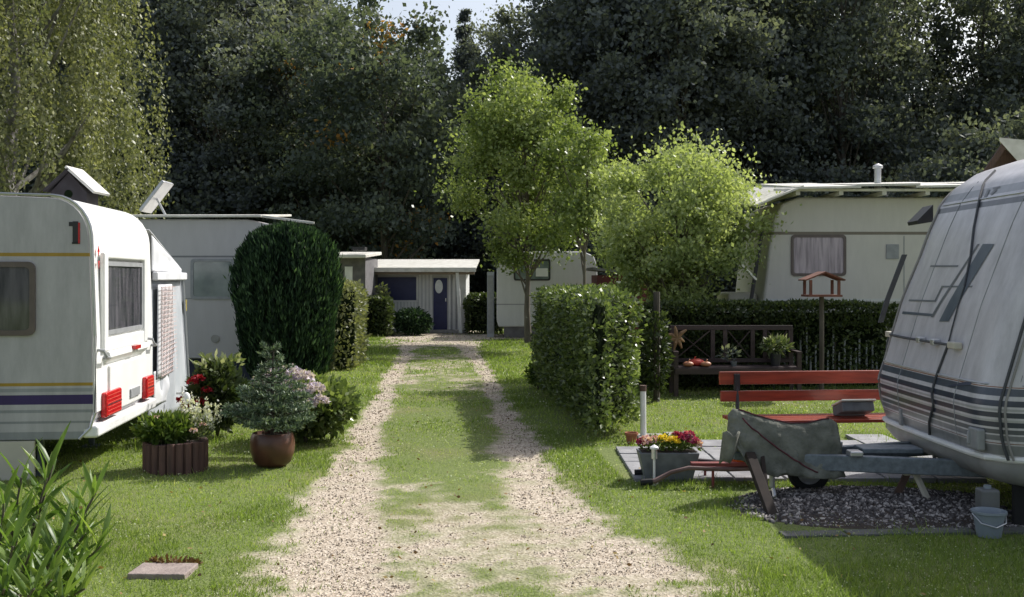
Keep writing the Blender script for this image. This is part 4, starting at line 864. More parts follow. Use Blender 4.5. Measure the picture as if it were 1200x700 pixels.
mb = MB(); mb.lathe([(.035,.43),(.05,.50),(.045,.50)],(3.16,15.2,0),14); mb.build('pot', M['zinc'], pt); leafclump(pt,(3.10,15.25,.60),(.14,.08,.10),90,.07,M['lf_mid'],elong=.35)

# --- bird table
bt_ = empty('bird_table', (4.42,15.3,0), 'red-brown roofed bird table on a post above the rear hedge', 'bird table')
xb, yb_ = 4.44, 15.3
mb = MB(); mb.tube([(xb,yb_,0),(xb,yb_,1.42)],.035,8); mb.build('post', M['bark'], bt_)
mb = MB(); mb.bb((xb-.24,yb_-.2,1.42),(xb+.24,yb_+.2,1.45)); mb.build('tray', M['birdwood'], bt_)
for sx in (-.20,.20):
    for sy in (-.16,.16): mb = MB(); mb.bb((xb+sx-.018,yb_+sy-.018,1.45),(xb+sx+.018,yb_+sy+.018,1.66)); mb.build('corner_post', M['birdwood'], bt_)
for s_ in (-1,1): mb = MB(); mb.box((xb+s_*.138,yb_,1.715),(.305,.42,.02),ry=R(s_*22)); mb.build('roof', M['birdwood'], bt_)

# ------------------------------------------------------------------ far huts and caravans
# timber hut with dark blue door
HY = 33.0
def X_(px, Y=HY): return (px-600)/F*Y
def Z_(py, Y=HY): return H-(py-325)/F*Y
hut = empty('holiday_hut', (X_(490),HY,0), 'low white hut with blue door and striped boards at the end of the track', 'hut')
mb = MB(); mb.prism([(HY-.80,1.90),(HY-.80,1.95),(HY+3.4,2.31),(HY+3.4,2.25)], X_(421), X_(558), lambda p,t: Vector((t+.0,p[0],p[1]))); mb.bb((X_(421)-.02,HY-.84,1.86),(X_(558)+.02,HY-.80,1.99)); mb.build('roof', M['creamsheet'], hut)
mb = MB(); mb.bb((X_(421),HY-.66,Z_(322)),(X_(557),HY-.58,Z_(319.2))); mb.build('beam', pm('timber_beam',(.33,.26,.20),None,6,.7), hut)
mb = MB(); mb.bb((X_(420),HY,0),(X_(546),HY+2.6,1.98)); mb.build('wall', pm('hut_wall_white',(.66,.66,.66),(.56,.56,.57),3,.7), hut)
mb = MB(); mb.bb((X_(439),HY-.03,Z_(352)),(X_(488),HY-.001,Z_(325))); wn = mb.build('window', M['navy'], hut)
mb = MB()
for a,b in ((436,439),(488,490)): mb.bb((X_(a),HY-.04,Z_(353)),(X_(b),HY-.001,Z_(324)))
mb.bb((X_(436),HY-.04,Z_(354)),(X_(490),HY-.001,Z_(352))); mb.build('frame', M['white'], wn)
for i in range(9):
    x = X_(455+i*3.9); mb = MB(); mb.bb((x,HY-.02,.35),(x+.055,HY-.001,Z_(354))); mb.build('picket', M['white'], hut)
for i in range(4):
    x = X_(491+i*4.4); mb = MB(); mb.bb((x,HY-.025,.1),(x+.06,HY-.001,1.93)); mb.build('white_board', M['white'], hut)
mb = MB(); mb.bb((X_(508),HY-.05,.05),(X_(524),HY-.001,Z_(326))); dr = mb.build('door', M['navy'], hut)
mb = MB(); n=20; mb.prism([(X_(514.5)+.12*math.cos(2*math.pi*k/n), Z_(336)+.21*math.sin(2*math.pi*k/n)) for k in range(n)], HY-.062, HY-.052, lambda p,t: Vector((p[0],t,p[1]))); mb.build('oval_window', M['alu'], dr)
mb = MB(); mb.bb((X_(522),HY-.08,.95),(X_(523.2),HY-.052,1.05)); mb.build('handle', M['alu'], dr)
for i in range(5):
    x = X_(526+i*2.7); mb = MB(); mb.bb((x,HY-.02,.08),(x+.035,HY-.001,1.93)); mb.build('white_board', M['greyplastic'] if i%2 else M['white'], hut)
mb = MB(); mb.bar((X_(537),HY-.6,1.84),(X_(541),HY-.6,0),.14,.10); mb.build('porch_post', M['white'], hut)
mb = MB(); mb.bb((X_(422),HY-.6,0),(X_(428),HY-.5,1.84)); mb.build('porch_post', M['white'], hut)
mb = MB(); mb.bb((X_(505),HY-.5,0),(X_(546),HY,.08)); mb.build('step', M['concrete'], hut)
# left neighbour
hl = empty('holiday_hut', (X_(412,30),30,0), 'small grey hut with white flat roof left of the blue-door hut', 'hut')
mb = MB(); mb.bb((X_(385,30),30.2,0),(X_(427,30),33,2.25)); mb.build('wall', M['greyboard'], hl); mb = MB(); mb.box((X_(405,30),31.4,2.36),(1.25,3.6,.10),rx=R(2.5)); mb.build('roof', M['creamsheet'], hl, bevel=.02)
mb = MB(); mb.bb((X_(403,30),30.15,1.15),(X_(412,30),30.195,2.0)); mb.build('window', M['white'], hl)
mb = MB(); mb.bb((X_(413,30),29.9,2.46),(X_(428,30),30.4,2.55)); mb.build('roof_vent', M['darkplastic'], hl)
# grey rounded thing (covered trailer wheel)
dm = empty('covered_trailer', gr(432,391), 'small grey rounded tarpaulin cover beside the far hedge', 'cover')
p = gr(432,391); mb = MB(); mb.ball(p+Vector((0,0,.05)),1,8,(.40,.4,.48)); mb.build('tarpaulin', M['cloth'], dm); mb = MB(); mb.tube([p+Vector((-.38,-.1,.4)),p+Vector((-.1,-.30,.48)),p+Vector((.3,-.25,.3)),p+Vector((.42,-.2,.05))],.03,6); mb.build('edge_rim', M['white'], dm)
# white caravan behind young tree
Y5 = 30.0; c5 = empty('caravan', (X_(640,Y5),Y5,0), 'white caravan with black framed window behind the young tree', 'caravan')
T5 = frame((X_(582,Y5),Y5,0), (0,1), (1,0)); wd = X_(700,Y5)-X_(582,Y5)
body(T5, [(.05,.3),(0,.5),(0,2.0),(.12,2.3),(.4,2.42),(wd-.4,2.42),(wd-.1,2.3),(wd,2.0),(wd,.5),(wd-.05,.3)], 2.2, zbands('caravan_white_far',[(.92,.95,(.3,.3,.32))],(.62,.62,.62),.45), c5, .04)
side_window(T5, X_(602,Y5)-X_(582,Y5), X_(645,Y5)-X_(582,Y5), Z_(329,Y5), Z_(304,Y5), c5, M['darkplastic'], M['glassgreen'])
mb = MB(); mb.bb((X_(628,Y5),Y5-.03,1.72),(X_(642,Y5),Y5-.012,1.95)); mb.build('blind', M['white'], c5)
mb = MB(T5); mb.bb((.2,.05,0),(wd-.2,.1,.31)); mb.build('skirt', M['greyboard'], c5)
wheel(T5@Vector((1.4,.15,.3)),.3,.17,c5)
hb = empty('cupboard', (X_(575,30.5),30.5,0), 'narrow blue-grey locker at the left of the far white caravan', 'locker')
mb = MB(); mb.bb((X_(571,30.5),30.3,0),(X_(579,30.5),30.9,1.85)); mb.build('body', M['canvasblue'], hb); mb = MB(); mb.bb((X_(572,30.5),30.28,.1),(X_(578,30.5),30.298,1.75)); mb.build('door', M['greyplastic'], hb)
# dark red hut
Y6 = 27; hr = empty('garden_shed', (X_(722,Y6),Y6,0), 'dark red boarded shed glimpsed between the two small trees', 'shed')
mb = MB(); mb.bb((X_(700,Y6),Y6,0),(X_(760,Y6),Y6+2,1.75)); mb.build('wall', M['hutred'], hr); mb = MB(); mb.box((X_(730,Y6),Y6+.9,1.83),(1.6,2.4,.07),ry=R(6)); mb.build('roof', M['greyboard'], hr)
mb = MB(); mb.bb((X_(722,Y6),Y6-.02,1.30),(X_(738,Y6),Y6-.001,1.6)); mb.build('window', M['white'], hr)
# brown hut top right
Y7 = 21; hn = empty('wooden_hut', (X_(1195,Y7),Y7,0), 'brown wooden hut with pale gable roof above the right caravan', 'hut')
xr = X_(1172,Y7); zt = Z_(164,Y7)
mb = MB(); mb.prism([(X_(1148,Y7),0),(X_(1148,Y7)+.05,zt-1.0),(xr,zt-.1),(X_(1250,Y7),zt-1.2),(X_(1250,Y7),0)], Y7, Y7+3, lambda p,t: Vector((p[0]+(t-Y7)*.50,t,p[1]))); mb.build('wall', M['brownboard'], hn)
mb = MB(); mb.prism([(xr-.0,zt-.06),(xr,zt),(X_(1262,Y7),zt-.15),(X_(1262,Y7),zt-1.5),(X_(1222,Y7),zt-1.0)], Y7-.35, Y7-.30, lambda p,t: Vector((p[0]+(t-Y7)*.50,t,p[1])))
mb.prism([(xr,zt),(xr,zt-.07),(X_(1262,Y7),zt-.25),(X_(1262,Y7),zt-.15)], Y7-.3, Y7+3.2, lambda p,t: Vector((p[0]+(t-Y7)*.50,t,p[1])))
mb.build('roof', M['creamsheet'], hn)
mb = MB(); mb.bar((X_(1140,Y7),Y7-.3,zt-.85),(xr+.02,Y7-.3,zt-.02),.07,.1); mb.build('barge_board', M['brownboard'], hn)

# ------------------------------------------------------------------ garden plants
# laurel hedge beside the track
hedge('laurel_hedge', 'tall glossy laurel hedge with clipped flat top beside the track', [(.88,10.85),(1.32,11.6),(1.10,16.4),(.36,16.5)], .12, 1.50, 30000, .062, M['lf_laurel'], wav=.09, topbias=.25)
# rear hedge
def thin2(Q): return np.where((Q[:,2] < .95) & (Q[:,0] > 4.1), .30, 1.0)
hedge('rear_hedge', 'long dark hedge behind the brown bench with bare stems at its right', [(2.0,15.95),(5.75,15.95),(5.75,16.5),(2.0,16.5)], .05, 1.28, 24000, .07, M['lf_hedge'], wav=.05, core=False, thin=thin2)
mb = MB()
rs_ = empty('hedge_screen', (3.9,16.6,0), 'dark wire screen with narrow pale bars for light coming through the rear hedge', 'fence')
mb.bb((2.0,16.55,0),(5.8,16.57,1.15)); mb.build('panel', M['core'], rs_)  # solid dark sheet stands in for shade behind the hedge
for i in range(18):
    x = 4.2+i*.085+random.uniform(-.02,.02); z = random.uniform(.05,.3); mb = MB(); mb.bb((x,16.535,z),(x+.025,16.549,z+random.uniform(.3,.7))); mb.build('light_gap_bar', M['canvasblue'], rs_)  # pale bars stand in for light coming through the screen
# climbing plant on a post
cp = bush('climbing_plant', 'leafy climber on a dark post between laurel hedge and brown bench', (1.98,14.6,0), .20, 1.45, 900, .08, M['lf_hedge'], 'climber', core=False, spread=.6)
mb = MB(); mb.tube([(1.98,14.6,0),(1.98,14.6,1.5)],.045,8); mb.build('post', M['bark'], cp)
# small shrub at far end of laurel hedge
bush('small_shrub', 'small low shrub at the track side of the laurel hedge', (.40,16.3,0), .22, .42, 700, .06, M['lf_plant'])
# columnar thuja
def thuja():
    c = Vector((-3.42,16.25,0)); root = empty('columnar_evergreen', c, 'large dark clipped evergreen with rounded top behind the potted spruce', 'evergreen')
    n = 42000; th = rng.random(n)*2*np.pi; t = rng.random(n)
    topm = rng.random(n) < .22
    prof = lambda t: np.interp(t,[0,.1,.3,.55,.72,.84,.92,.97,1.0],[.52,.60,.70,.80,.82,.75,.60,.40,.08])
    t = np.where(topm, .88+.12*rng.random(n), t); r = .90*prof(t)*(1+ (fbm(th*2,t*3,1.5,2)-.5)*.26)
    r = np.where(topm, r*np.sqrt(rng.random(n)), r); r += rng.normal(size=n)*.035 - .10*(fbm(th*5,t*4,2.2,12) > .66)
    tt = np.where(topm, np.interp(r, [0,.08,.40,.60,.75,.82],[1.0,1.0,.97,.92,.84,.74]), t)
    P = np.stack([c.x+r*np.cos(th), c.y+r*np.sin(th), .08+tt*2.33+rng.normal(size=n)*.02], axis=1)
    D = norm(np.stack([np.cos(th)*.28, np.sin(th)*.28, np.ones(n)],axis=1)+rng.normal(size=(n,3))*.22); L_ = .06+.07*rng.random(n)
    V,Fc,T = leafquads(P,D,L_,L_*.26,np.clip(.75*rng.random(n)**1.8+.9*(fbm(th*7,P[:,2]*.6,3,5)-.42),0,1)); npmesh('foliage',V,Fc,T,M['lf_thuja'],root)
    mb = MB(); mb.lathe([(float(prof(np.array(k/12)))*.78, .1+k/12*2.14) for k in range(13)], c, 20, capt=True); mb.build('shade_core', M['core'], root)  # dark lathe core stands in for shade inside the evergreen
    mb = MB(); mb.tube([c, c+Vector((0,0,.5))],.07,8); mb.build('stems', M['bark'], root)
thuja()
hedge('side_hedge', 'light green hedge beside the track just beyond the dark evergreen', [(-3.20,19.2),(-2.85,19.4),(-3.15,22.3),(-3.7,22.2)], .03, 1.52, 6000, .09, M['lf_birch'], wav=.09)
hedge('far_hedge', 'clipped hedge in front of the left end of the blue-door hut', [(X_(423,30.5),30.4),(X_(455,30.5),30.4),(X_(455,30.5),31.2),(X_(423,30.5),31.2)], .03, 1.05, 2600, .12, M['lf_hedge'])
hedge('far_hedge', 'dark square hedge between the blue-door hut and the far white caravan', [(X_(548,32),32),(X_(585,32),32),(X_(585,32),33),(X_(548,32),33)], .03, 1.12, 3000, .12, M['lf_hedge'])
bush('rounded_shrub', 'dark rounded shrub in front of the hut with the blue door', (X_(482,31.4),31.4,0), .62, .80, 3600, .10, M['lf_thuja'], squash=.8)
bush('flowering_shrub', 'pale flowering shrub standing by the hut window', (X_(448,31.8),31.8,0), .22, 1.5, 500, .13, M['lf_pale'], core=False)
for px,py,mt,lab in ((530,384,'fl_red','red flower clump left of the hut porch post'),(537,383,'fl_red','red flower clump at the foot of the hut porch post'),(522,385,'fl_white','white flower clump by the blue door')):
    p = gr(px,py+4); p.z = 0; bush('flower_clump', lab, p, .16, .30, 260, .07, M[mt], 'flowers', core=False)
# hydrangea bushes and red flowers left of spruce
hy = bush('hydrangea', 'hydrangea bush with lavender flower heads behind the potted spruce', (-2.12,10.95,0), .50, .70, 3200, .10, M['lf_laurel'], lumps=8)
for px,py,r in ((322,440,.085),(340,437,.09),(356,443,.085),(335,452,.08),(352,458,.085),(368,457,.09),(374,470,.07),(318,455,.07),(345,470,.075),(362,474,.06),(306,447,.07),(328,466,.07)):
    Yh = 10.30+.25*(470-py)/40; q = at(px,py,Yh); flower_head(hy, q, r*1.15, M['fl_lav'], 190, .04)
lb = bush('rose_bush', 'dark leafy bush with pale leaf tips and red blooms left of the spruce', (-3.12,11.3,0), .32, .82, 2300, .10, M['lf_hedge'], lumps=7)
leafclump(lb,(-3.05,11.1,.80),(.26,.14,.08),60,.09,M['lf_pale'])
for px,py in ((226,447),(233,444),(243,458),(214,470),(219,476),(236,470)): flower_head(lb, at(px,py,11.0), .05, M['fl_red'], 50, .04)
bush('border_plants', 'low dark border plants with white flowers by the second caravan', (-3.35,12.2,0), .4, .42, 900, .08, M['lf_hedge'])
gx_ = empty('garden_cross', at(212,462,12.0)*1, 'small white cross-shaped plant stick beside the awning', 'ornament')
p = at(214,455,12.0); mb = MB(); mb.bb((p.x-.01,11.99,0),(p.x+.012,12.01,p.z+.02)); mb.bb((p.x-.07,11.985,p.z-.07),(p.x+.07,12.005,p.z-.045)); mb.build('cross', M['white'], gx_)
# gold post
# spruce in brown pot
sp = empty('potted_spruce', (-2.16,9.62,0), 'blue-green spruce growing in a round brown glazed pot', 'potted tree')
SC = Vector((-2.16,9.62,0))
mb = MB(); mb.lathe([(.12,0),(.165,.04),(.195,.13),(.20,.20),(.19,.27),(.175,.30),(.165,.30),(.15,.26)], SC, 32); mb.build('pot', M['pot'], sp, smooth=60)
mb = MB(); mb.lathe([(.001,.27),(.16,.27)], SC, 24, capb=False); mb.build('soil', M['soil'], sp)
mb = MB(); mb.tube([SC+Vector((0,0,.2)),SC+Vector((.0,0,.7)),SC+Vector((.01,0,1.10))],[.02,.014,.005],6); Pn, Dn = [], []
for k in range(11):
    z = .35+.070*k*1.0; R_ = np.interp(k,[0,2,4,6,8,10],[.43,.44,.34,.20,.12,.09]); nb = 9 if k < 5 else 5
    for b in range(nb):
        a = 2*math.pi*(b+random.random()*.7)/nb+k; rr_ = R_*random.uniform(.65,1.1); tip = SC+Vector((math.cos(a)*rr_, math.sin(a)*rr_, z+.10*rr_+random.uniform(-.03,.05)))
        s0 = SC+Vector((0,0,z-.02)); mb.tube([s0, s0.lerp(tip,.5)-Vector((0,0,.02)), tip],[.006,.004,.002],4)
        segs = [(s0,tip)]
        for q in range(3 if rr_ > .2 else 1):
            f = random.uniform(.35,.8); m_ = s0.lerp(tip,f); aa = a+random.choice((-1,1))*random.uniform(.5,.9); l_ = rr_*random.uniform(.3,.45); segs.append((m_, m_+Vector((math.cos(aa)*l_, math.sin(aa)*l_, .02))))
        for s1,t1 in segs:
            d = np.array(t1-s1); ln = np.linalg.norm(d); m_ = max(10,int(ln*300)); f = rng.uniform(.15,1,m_)[:,None]; Pn.append(np.array(s1)+d*f); Dn.append(norm(np.tile(d/ln,(m_,1))*.7+rng.normal(size=(m_,3))*.7+np.array([0,0,.35])))
Pn = np.vstack(Pn); Dn = np.vstack(Dn); L_ = .034+.022*rng.random(len(Pn))
V,Fc,T = leafquads(Pn,Dn,L_,.014,rng.random(len(Pn))); npmesh('needles',V,Fc,T,M['lf_spruce'],sp); mb.build('trunk', M['bark'], sp)
# palisade planter
pc = Vector((-2.98,9.45,0)); pl = empty('palisade_planter', pc, 'round planter of upright brown palisade logs with white flowers', 'planter')
for k in range(22):
    a = 2*math.pi*k/22; q = pc+Vector((math.cos(a)*.245,math.sin(a)*.245,0)); mb = MB(); mb.tube([q-Vector((0,0,.03)), q+Vector((0,0,.255+random.uniform(-.006,.006)))],.036,8); mb.build('log', M['palisade'], pl, bevel=.004)
mb = MB(); mb.lathe([(.001,.23),(.225,.23),(.225,0)], pc, 24, capb=False); mb.build('soil', M['soil'], pl)
leafclump(pl,(-3.06,9.40,.36),(.24,.20,.11),1500,.075,M['lf_plant'],elong=.45)
leafclump(pl,(-2.85,9.5,.36),(.18,.16,.12),900,.055,M['lf_pale'],elong=.3,up=1.2)
for i in range(26):
    x = -2.80+random.gauss(0,.10); y = 9.5+random.gauss(0,.08); z = .42+abs(random.gauss(0,.07)); u = rng.normal(size=(28,3))*np.array([.012,.012,.045]); V,Fc,T = leafquads(np.array([x,y,z])+u, rng.normal(size=(28,3))+np.array([0,0,.8]), .028, .020, rng.random(28)); npmesh('flower', V,Fc,T,M['fl_white'],pl)
for x,y,z in ((-3.1,9.3,.47),(-2.78,9.3,.36),(-2.72,9.4,.40)): flower_head(pl,(x,y,z),.03,M['fl_pink'],30,.02)
mb = MB(); ww = Vector((-2.93,9.6,.25)); mb.tube([ww,ww+Vector((0,0,.33))],.006,5); mb.ball(ww+Vector((0,0,.36)),.035,8,(1,1,1.6)); mb.build('glass_ball_stick', M['white'], pl)
# oleander bottom left
def oleander():
    n0 = Vector((-2.55,5.1,0)); root = empty('oleander', n0, 'young oleander with long upright lance leaves in the left foreground', 'plant'); mb = MB(); P,D,Ls,Ws,Tt = [],[],[],[],[]
    stems = [(112,578,5.1,8),(118,640,5.0,8),(100,690,4.8,8),(25,610,4.9,7),(55,560,5.1,9),(62,545,5.15,8),(90,600,5.2,8),(5,590,4.8,8),(35,650,4.7,8),(70,640,4.8,9),(100,625,5.05,8),(15,640,4.6,7),(60,680,4.6,8),(90,670,4.9,8),(5,690,4.5,7),(40,690,4.5,8),(-25,600,4.8,8),(-30,650,4.7,8),(25,560,5.0,6),(75,700,4.6,7)]
    for px,py,Y,nl in stems:
        tip = at(px,py,Y); base = Vector((n0.x+ (tip.x-n0.x)*.45, n0.y+(tip.y-n0.y)*.4, 0)); mid = base.lerp(tip,.5)+Vector((0,0,.05)); mb.tube([base,mid,tip],[.011,.008,.005],6)
        for w_ in range(int(nl*2.3)):
            f = 1-.5*(w_/(nl*2.3))**1.0; q = base.lerp(tip,f) if f > .5 else mid; a = w_*2.4+random.random(); tilt = np.interp(f,[.5,.8,1],[1.0,.65,.30])+random.uniform(-.1,.15)
            d = Vector((math.cos(a)*math.sin(tilt), math.sin(a)*math.sin(tilt), math.cos(tilt))); P.append(q); D.append(d); Ls.append(random.uniform(.14,.225)); Ws.append(random.uniform(.020,.030)); Tt.append(random.random()*.7+(.3 if random.random() < .15 else 0))
    # curved lance leaves: 4 segments
    V = []; Fc = []; T = []
    for p,d,l,w,t in zip(P,D,Ls,Ws,Tt):
        a = d.cross(Vector((random.uniform(-1,1),random.uniform(-1,1),.3))).normalized(); nrm = a.cross(d).normalized(); sg = 1 if nrm.z < 0 else -1; k = len(V)
        for s_,ww_ in ((0,.25),(.3,.9),(.6,.95),(.85,.5),(1,.03)):
            c = p+d*l*s_+nrm*sg*l*.22*s_*s_; V += [c-a*w*ww_*.5, c+nrm*(-sg)*w*.10, c+a*w*ww_*.5]; T += [t,t*.8,t]
        for s_ in range(4): Fc += [(k+s_*3,k+s_*3+1,k+s_*3+4,k+s_*3+3),(k+s_*3+1,k+s_*3+2,k+s_*3+5,k+s_*3+4)]
    o = npmesh('foliage', np.array([tuple(v) for v in V]), np.array(Fc), np.array(T), M['lf_olea'], root); o.data.polygons.foreach_set('use_smooth',[True]*len(o.data.polygons)); mb.build('stems', M['barkyoung'], root)
oleander()
# slab in lawn
sl_ = empty('lawn_slab', (-2.0,6.12,0), 'small pinkish slab set into the lawn at lower left', 'slab')
mb = MB(); mb.box((-2.0,6.12,.006),(.33,.24,.05),rz=R(-2)); mb.build('slab', M['concretepink'], sl_, bevel=.008)
leafclump(sl_,(-2.0,6.27,.012),(.17,.03,.03),220,.035,leafmat('dead_grass', G((.10,.05,.02),(.16,.09,.04),(.25,.16,.08)),.7,.2),name='dry_tuft',up=.8)

# ------------------------------------------------------------------ trees
SEED_A, SEED_B = 14, 24
rng = np.random.default_rng(SEED_A); random.seed(SEED_A)
yt = make_tree(6.8, 1.55, 2.0, 50, 30000, .10, M['lf_young'], M['barkyoung'], .085, 'young_tree', 'young round-crowned tree with slim trunk standing at the track end', 'tree', (.42,27.5,0), shape='oval', sig=.31, limb=44, shoot=1.35)
make_tree(5.5, .85, 2.5, 22, 6500, .10, M['lf_young'], M['barkyoung'], .05, 'young_tree', 'slender sapling with thin trunk just right of the young tree', 'tree', (1.75,25.5,0), shape='oval', sig=.28, limb=14, shoot=.8)
rng = np.random.default_rng(SEED_B); random.seed(SEED_B)
make_tree(3.85, 1.28, 1.2, 85, 36000, .065, M['lf_willow'], M['barkyoung'], .09, 'ornamental_willow', 'bushy pale green ornamental willow behind the brown bench hedge', 'tree', (2.82,17.9,0), shape='oval', sig=.19, limb=60, up=.9, shoot=.95)
rng = np.random.default_rng(5); random.seed(5)
# weeping birch at left
def birch(loc, h, rad, label, n=80000):
    root = empty('weeping_birch', loc, label, 'tree'); L0 = np.array(loc); mb = MB(); P,T_ = [],[]
    ns = 430; tips = []
    for k in range(ns):
        a = rng.random()*2*np.pi; f = rng.random()**.8; z = 3.0+(h-3.0)*f; rr_ = rad*math.sin(math.pi*min(1,(.25+.72*f)))**.6*(.55+.5*rng.random()); top = np.array([math.cos(a)*rr_, math.sin(a)*rr_, z]); ln = rng.uniform(1.0,2.6); m_ = int(n/ns)
        t = rng.random(m_)**.8; lat = rng.normal(size=(m_,2))*(.13-.05*t[:,None]); pts = np.stack([top[0]+lat[:,0]+.1*t*math.cos(a), top[1]+lat[:,1]+.1*t*math.sin(a), top[2]-ln*t+.2],axis=1); pts[:,2] = np.maximum(pts[:,2],.6); P.append(pts); T_.append(np.clip(rng.random(m_)*.6+rng.random()*.35,0,1)); tips.append(top)
    P = np.vstack(P)+L0; T = np.concatenate(T_); D = rng.normal(size=P.shape)*.7+np.array([0,0,-1.0]); L_ = .065+.05*rng.random(len(P))
    V,Fc,T2 = leafquads(P,D,L_,L_*.6,T); npmesh('crown',V,Fc,T2,M['lf_birch'],root)
    limb_tubes(mb, Vector(loc), Vector(loc)+Vector((0,0,h*.9)), .22, [Vector(L0+tips[i]) for i in range(0,ns,16)], r1=.02, wob=.15); mb.build('trunk', M['barkpale'], root, smooth=60)
birch((-10.6,22.5,0), 10.5, 3.0, 'pale weeping birch hanging over the striped caravan at left')
# ---- forest: prototypes built once, then copied
fg = 'tall forest trees behind the campsite'
pr = []; FB = 1.34
pr.append(make_tree(20, 4.6, 2.6, 150, 34000, .26, M['lf_dark'], M['bark'], .26, 'forest_tree', 'tall dark broadleaf tree in the forest edge behind the huts', 'tree', (X_(712,55),55,0), fg, shape='egg', sig=.62, shoot=.9, limb=30))
pr.append(make_tree(21, 4.1, 3.6, 120, 28000, .26, M['lf_dark'], M['bark'], .28, 'forest_tree', 'tall dark broadleaf tree in the forest edge behind the huts', 'tree', (X_(760,52),52,0), fg, shape='oval', sig=.62, shoot=.9, limb=30))
pr.append(make_tree(21.5, 3.9, 4.2, 78, 13500, .24, M['lf_mid'], M['bark'], .22, 'forest_tree', 'tall airy tree with visible trunk and sky gaps behind the cream caravan', 'tree', (X_(985,54),54,0), 'airy forest trees behind the cream caravan', shape='open', sig=.6, shoot=.9, limb=34))
pr.append(make_tree(14.2, 3.5, 1.5, 105, 26000, .20, M['lf_autumn'], M['bark'], .20, 'forest_tree', 'broadleaf tree with orange turning leaves behind the clipped evergreen', 'tree', (X_(452,44),44,0), None, shape='oval', sig=.42, limb=26))
pr.append(make_tree(8.8, 3.3, .2, 95, 20000, .24, M['lf_mid'], M['bark'], .12, 'understorey_tree', 'low bushy tree filling the forest edge', 'tree', (X_(300,50),50,0), 'low bushy trees at the forest edge', shape='oval', sig=.5, limb=20))
A, B, C_, D_, E = pr
def put(proto, lst, label=None, group=None):
    for px, Y, s, sz in lst:
        Y *= FB; s *= 1.0 if proto is not E else 1.0; copy_thing(proto, (X_(px,Y),Y,0), random.uniform(0,6.28), (s,s,s*sz), label, group)
put(A, [(720,43,1.0,1),(838,42,1.0,1.05),(905,46,1.05,1),(705,50,1.0,1.0),(300,41,1.0,1),(230,45,1.0,1.05),(130,42,1.0,1),(30,46,1.1,1),(-60,40,1,1),(790,52,1.1,1.1),(360,48,1.0,.93),(1270,44,1,1)])
put(B, [(574,42,.69,1.0),(600,45,.80,1.0),(800,38,.95,1.0),(870,50,1.05,1.05),(660,47,.85,.98),(180,37,.85,1),(255,36,.8,.98),(80,52,1.1,1),(340,44,.95,.95),(385,52,.9,.92),(740,47,1,1.1),(1320,50,1,1)])
put(C_, [(925,43,1,1),(1035,42,1,1.0),(1075,47,1.05,1),(1150,45,1.0,1.0),(960,52,1.1,1),(1010,50,1.05,1.05),(1190,49,1.1,1),(890,41,.95,1),(1235,40,1.0,1)])
copy_thing(D_, (X_(385,48),48,0), 2.1, (1,1,1.02), 'broadleaf tree with a few orange leaves left of the turning tree', None)
copy_thing(D_, (X_(468,52),52,0), 4.0, (.85,.85,1.0), 'narrower turning tree just left of the sky gap', None)
put(E, [(200,36,.9,1),(110,40,1,1),(380,42,.95,.9),(440,41,.8,.7),(525,42,.9,.95),(572,43,.95,1.0),(550,46,.9,.9),(630,38,.8,.8),(700,37,.8,.85),(770,41,.9,.9),(850,38,.85,.85),(930,37,.85,.8),(1000,39,.9,.85),(1070,38,.85,.9),(1130,34,.9,1.0),(1200,33,.95,1.0),(1270,36,1,1),(20,38,1,1),(-60,34,1,1)])
# spruce in the sky gap
def spruce(loc, h, rad, label):
    root = empty('spruce_tree', loc, label, 'tree'); L0 = np.array(loc); P,D = [],[]; mb = MB(); nl = 70
    for k in range(nl):
        f = k/nl; z = 1.0+(h-1.0)*f+rng.uniform(-.30,.30); R_ = rad*(1-f)**.9+.12
        for b in range(5):
            a = rng.random()*6.28; rr_ = R_*rng.uniform(.45,1.15); d = np.array([math.cos(a)*rr_, math.sin(a)*rr_, -.30*rr_+rng.uniform(-.15,.2)]); m_ = int(60+110*rr_); t = rng.random(m_)[:,None]; P.append(L0+np.array([0,0,z])+d*t+rng.normal(size=(m_,3))*np.array([.13,.13,.14])*(.4+rr_*.5)); D.append(norm(d[None]*.5+rng.normal(size=(m_,3))*.5))
            if b < 4: mb.tube([Vector(L0)+Vector((0,0,z)), Vector(L0)+Vector((0,0,z))+Vector(d)],[.03*(1-f)+.01,.008],4)
    P = np.vstack(P); D = np.vstack(D); L_ = .12+.10*rng.random(len(P)); V,Fc,T = leafquads(P,D,L_,L_*.4,rng.random(len(P))*.6); npmesh('crown',V,Fc,T,M['lf_dark'],root)
    mb.tube([Vector(loc),Vector(loc)+Vector((0,0,h))],[.2,.02],8); mb.build('trunk', M['bark'], root)
spruce((X_(545,60),60,0), 16.8, 3.6, 'pointed dark spruce rising into the sky gap')
spruce((X_(584,64),64,0), 15.0, 3.0, 'smaller spruce right of the pointed one at the sky gap')
spruce((X_(512,66),66,0), 15.6, 3.0, 'spruce half hidden left of the pointed one at the sky gap')
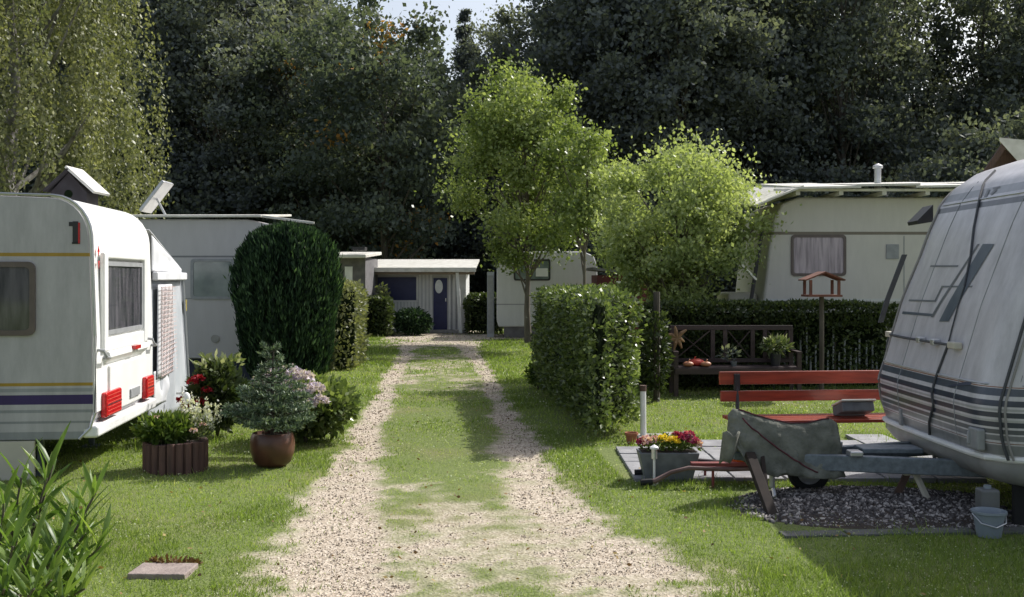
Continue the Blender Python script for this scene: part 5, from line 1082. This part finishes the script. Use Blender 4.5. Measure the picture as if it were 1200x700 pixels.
# far-off wood behind everything
n = 120000; Yw = 76+rng.random(n)*14; xw = rng.uniform(-62,68,n); px = 600+xw/Yw*F
hz = np.interp(px,[-400,470,510,560,600,640,900,1000,1100,1140,1800],[15,14,11.5,11.5,13,16,15.5,13.5,11.5,12.5,14])+ (fbm(xw,Yw,.5,2)-.5)*3
z = hz*1.22*rng.random(n)**.85; P = np.stack([xw,Yw,z],axis=1)
L_ = .5+.5*rng.random(n); V,Fc,T = leafquads(P, rng.normal(size=(n,3)), L_, L_*.7, rng.random(n)*.6)
o = npmesh('far_wood', V,Fc,T,M['lf_dark']); tag(o, 'dark mass of distant forest behind the tall trees', 'forest', kind='stuff')

# ------------------------------------------------------------------ camera, light, sky
cam = bpy.data.cameras.new('camera'); co = bpy.data.objects.new('camera', cam); COL.objects.link(co); co.location = (0,0,H); co.rotation_euler = (R(90),0,0)
cam.sensor_width = 36; cam.lens = 36*F/1200; cam.shift_y = -25/1200; cam.clip_end = 2000; S.camera = co
SUN = Vector((1.0,.82,1.22)).normalized(); el = math.asin(SUN.z); az = math.atan2(SUN.x, SUN.y)
sd = bpy.data.lights.new('sun','SUN'); sd.energy = 5.0; sd.angle = R(.55); sd.color = (1,.965,.91); so = bpy.data.objects.new('sun', sd); COL.objects.link(so); so.rotation_euler = SUN.to_track_quat('Z','Y').to_euler(); so.location = (20,20,30)
w = bpy.data.worlds.new('World'); S.world = w; w.use_nodes = True; nt = w.node_tree; bg = nt.nodes['Background']
sky = nt.nodes.new('ShaderNodeTexSky'); sky.sky_type = 'NISHITA'; sky.sun_disc = False; sky.sun_elevation = el; sky.sun_rotation = az; sky.dust_density = 3.0; sky.air_density = 1.0
hs = nt.nodes.new('ShaderNodeHueSaturation'); hs.inputs['Saturation'].default_value = .6; hs.inputs['Value'].default_value = 1.12; nt.links.new(sky.outputs[0], hs.inputs['Color']); nt.links.new(hs.outputs[0], bg.inputs[0]); bg.inputs[1].default_value = .15
S.view_settings.view_transform = 'Standard'; S.view_settings.look = 'None'; S.view_settings.exposure = 0
S.render.engine = 'CYCLES'; S.cycles.max_bounces = 6; S.cycles.transparent_max_bounces = 4
